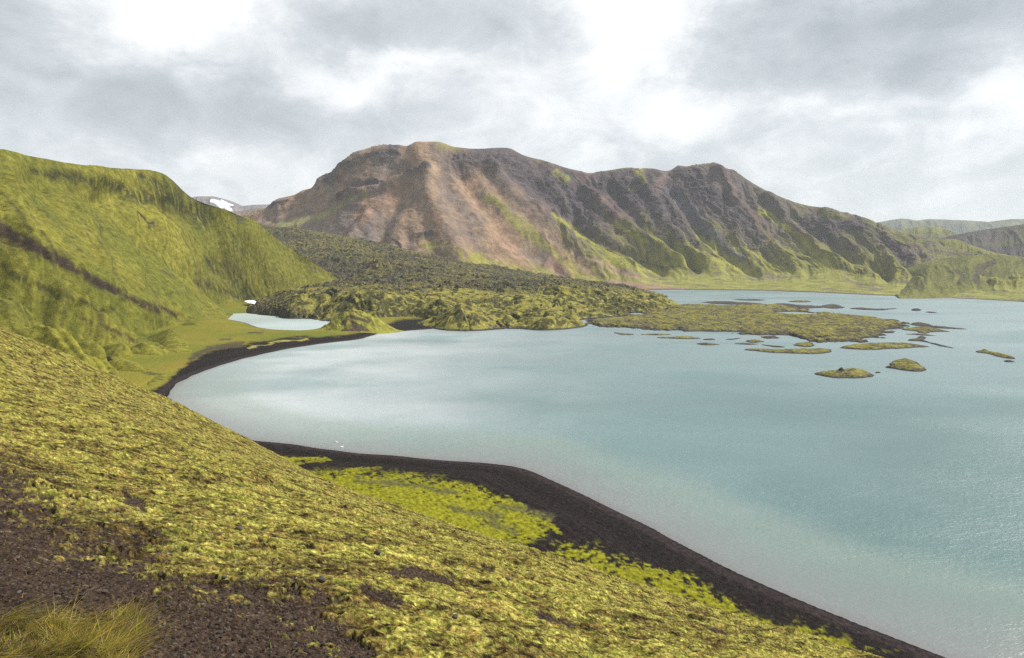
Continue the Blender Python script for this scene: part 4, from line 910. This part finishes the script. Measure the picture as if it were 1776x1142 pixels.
# gravel on bare soil (uncountable) and a few single stones
import bmesh
def rock_mesh(seed, sub=2):
    bm = bmesh.new(); bmesh.ops.create_icosphere(bm, subdivisions=sub, radius=1); r_ = np.random.default_rng(seed)
    pl = r_.normal(0, 1, (9, 3)); pl /= np.linalg.norm(pl, axis=1)[:, None]; dd = r_.uniform(.62, .95, 9)
    for v in bm.verts:
        p = np.array(v.co)
        for q, d_ in zip(pl, dd):
            e = p @ q - d_
            if e > 0: p = p - q * e
        v.co = p * (1 + r_.normal(0, .03))
    V_ = np.array([v.co[:] for v in bm.verts]); F_ = np.array([[v.index for v in f.verts] for f in bm.faces]); bm.free(); return V_, F_
x, y = scatter(30000, -60, 700, 2.6, 16, 1.0); sm_ = look(soil_m, x, y); k_ = sm_ > .6; x, y = x[k_][:5200], y[k_][:5200]
z = look(Z, x, y); protos = [rock_mesh(s_, 1) for s_ in range(6)]; VV, FF, CC, off = [], [], [], 0
sz = rng.gamma(1.6, .0055, len(x)) + .005
for i in range(len(x)):
    v_, f_ = protos[i % 6]; a = rng.uniform(0, 6.28); ca_, sa_ = math.cos(a), math.sin(a)
    q = v_ * sz[i] * np.array([1.2, .9, .6]); q = np.stack([q[:, 0] * ca_ - q[:, 1] * sa_, q[:, 0] * sa_ + q[:, 1] * ca_, q[:, 2]], 1) + [x[i], y[i], z[i] + sz[i] * .15]
    VV.append(q); FF.append(f_ + off); off += len(v_); CC.append(np.tile(np.array(((.026, .02, .018), (.042, .036, .032), (.085, .078, .072), (.016, .012, .011))[rng.choice(4, p=[.42, .3, .08, .2])]), (len(v_), 1)))
gvl = mesh_raw('gravel', np.concatenate(VV), np.concatenate(FF).reshape(-1), 3, mat_ground('gravel', 60, 200, .4, .003, .3), np.concatenate(CC), smooth=False); tag(gvl, 'loose dark gravel on the bare soil of the near slope', 'gravel', kind='stuff')
M_stone = mat_plain('dark_stone', (.045, .036, .033, 1), .9, 18, .45, .6, .01)
def stone(u, v, size, label, seed, sc=(1.1, .9, .75)):
    a = np.exp(np.linspace(math.log(2), math.log(60), 1500)); rx = (u - CX) / F
    ys_ = a; xs_ = rx * a * 1.0; _, vv = proj(np.stack([xs_, ys_, look(Z, xs_, ys_)], -1)); i = int(np.argmax(vv < v)) if (vv < v).any() else 500
    v_, f_ = rock_mesh(seed, 2); me = bpy.data.meshes.new('stone'); me.from_pydata([tuple(q) for q in v_ * size * np.array(sc)], [], [tuple(int(k) for k in f) for f in f_]); me.materials.append(M_stone)
    o = bpy.data.objects.new('stone', me); px_, py_ = xs_[i], ys_[i]; o.location = (px_, py_, float(look(Z, np.array([px_]), np.array([py_]))[0]) + size * .35); scene.collection.objects.link(o)
    tag(o, label, 'stone', 'single dark stones on the near slope'); return o
stone(646, 961, .075, 'round dark stone alone in bright moss, left of the middle of the slope', 21)
stone(543, 1008, .075, 'dark stone at the upper right edge of the bare soil patch', 22)
stone(563, 838, .12, 'small dark stone in the moss high on the slope near the beach edge', 23)
stone(880, 1006, .065, 'dark stone in the moss right of the bare brown hollows', 24)
stone(785, 1072, .05, 'small dark stone low on the slope below the brown hollows', 25)
stone(398, 920, .07, 'dark clod of earth in the hollow above the bare soil', 26)
stone(150, 1030, .04, 'black stone on bare soil just above the grass tussock', 27)
stone(368, 1003, .035, 'pale-edged pebble on the path of bare soil', 28, (1.5, .9, .5))

# dry stalk on the brow of the slope
M_stalk = mat_plain('dry_stalk', (.20, .15, .09, 1), .85, 30, .3)
def stalk(u, v, Hs, label, lean_=.04):
    a = np.exp(np.linspace(math.log(6), math.log(60), 1500)); rx = (u - CX) / F; xs_ = rx * a; zz = look(Z, xs_, a); _, vv = proj(np.stack([xs_, a, zz], -1)); i = int(np.argmax(vv < v)) if (vv < v).any() else int(np.argmin(vv))
    bm = bmesh.new(); pr = None
    for k in range(9):
        t = k / 8; r_ = .014 * (1 - .6 * t) + (.012 if k in (6, 7) else 0); c = (lean_ * t * t * Hs * 4, .02 * math.sin(t * 5), t * Hs - .03)
        ring = [bm.verts.new((c[0] + r_ * math.cos(q * 1.047), c[1] + r_ * math.sin(q * 1.047), c[2])) for q in range(6)]
        if pr:
            for q in range(6): bm.faces.new((pr[q], pr[(q + 1) % 6], ring[(q + 1) % 6], ring[q]))
        pr = ring
    bm.faces.new(pr)
    me = bpy.data.meshes.new('dry_stalk'); bm.to_mesh(me); bm.free(); me.materials.append(M_stalk); o = bpy.data.objects.new('dry_stalk', me)
    o.location = (xs_[i], a[i], zz[i]); scene.collection.objects.link(o); tag(o, label, 'dry stalk', 'dry stalks on the brow of the slope')
stalk(527, 826, .5, 'tallest thin dry stalk on the brow against the black beach')
stalk(568, 842, .3, 'shorter dry stalk, right of the tallest one on the brow', -.03)

# ---------------------------------------------------------------- two swans by the near beach
M_swan = mat_plain('white_plumage', (.85, .85, .83, 1), .6, 5, .05); M_beak = mat_plain('beak', (.5, .3, .05, 1), .5)
def swan(u, v, rot, label):
    p = on(u, v, 0); bm = bmesh.new()
    chain = [(-.62, .16, .03), (-.5, .17, .12), (-.25, .15, .20), (.1, .14, .23), (.35, .16, .17), (.46, .26, .09), (.48, .42, .05), (.44, .58, .045), (.48, .70, .05), (.56, .73, .065), (.64, .70, .04)]
    pr = None
    for i, (x_, z_, r_) in enumerate(chain):
        a, b = chain[max(i - 1, 0)], chain[min(i + 1, len(chain) - 1)]; tx, tz = b[0] - a[0], b[1] - a[1]; l_ = math.hypot(tx, tz); tx /= l_; tz /= l_
        ring = [bm.verts.new((x_ - tz * r_ * math.sin(q * .6283), r_ * math.cos(q * .6283) * (1.15 if i < 5 else 1), z_ + tx * r_ * math.sin(q * .6283))) for q in range(10)]
        if pr:
            for q in range(10): bm.faces.new((pr[q], pr[(q + 1) % 10], ring[(q + 1) % 10], ring[q]))
        else: bm.faces.new(ring)
        pr = ring
    bm.faces.new(pr[::-1]); bmesh.ops.recalc_face_normals(bm, faces=bm.faces)
    me = bpy.data.meshes.new('body'); bm.to_mesh(me); bm.free(); me.materials.append(M_swan)
    for f in me.polygons: f.use_smooth = True
    root = bpy.data.objects.new('swan', None); root.location = p; root.rotation_euler = (0, 0, rot); scene.collection.objects.link(root)
    o = bpy.data.objects.new('body', me); o.parent = root; scene.collection.objects.link(o)
    me = bpy.data.meshes.new('beak'); me.from_pydata([(.66, -.025, .69), (.66, .025, .69), (.66, 0, .73), (.78, 0, .675)], [], [(0, 1, 3), (1, 2, 3), (2, 0, 3), (0, 2, 1)]); me.materials.append(M_beak)
    o = bpy.data.objects.new('beak', me); o.parent = root; scene.collection.objects.link(o)
    tag(root, label, 'bird', 'white birds floating off the black beach')
swan(584, 768, 2.6, 'white bird on the water, farther from the black beach')
swan(593, 776, .4, 'white bird on the water, closer to the black beach')

# ---------------------------------------------------------------- haze: one closed box of air
bpy.ops.mesh.primitive_cube_add(size=1, location=(0, 4400, 395)); hz_o = bpy.context.object; hz_o.name = 'haze'; hz_o.data.name = 'haze'
hz_o.scale = (14000, 9600, 830); tag(hz_o, kind='stuff')
m = bpy.data.materials.new('haze_air'); m.use_nodes = True; t = m.node_tree; t.nodes.clear()
out = t.nodes.new('ShaderNodeOutputMaterial'); pv = t.nodes.new('ShaderNodeVolumePrincipled'); t.links.new(pv.outputs[0], out.inputs['Volume'])
pv.inputs['Color'].default_value = (.86, .92, 1.0, 1); pv.inputs['Density'].default_value = 3.8e-5; pv.inputs['Anisotropy'].default_value = .2
hz_o.data.materials.append(m)
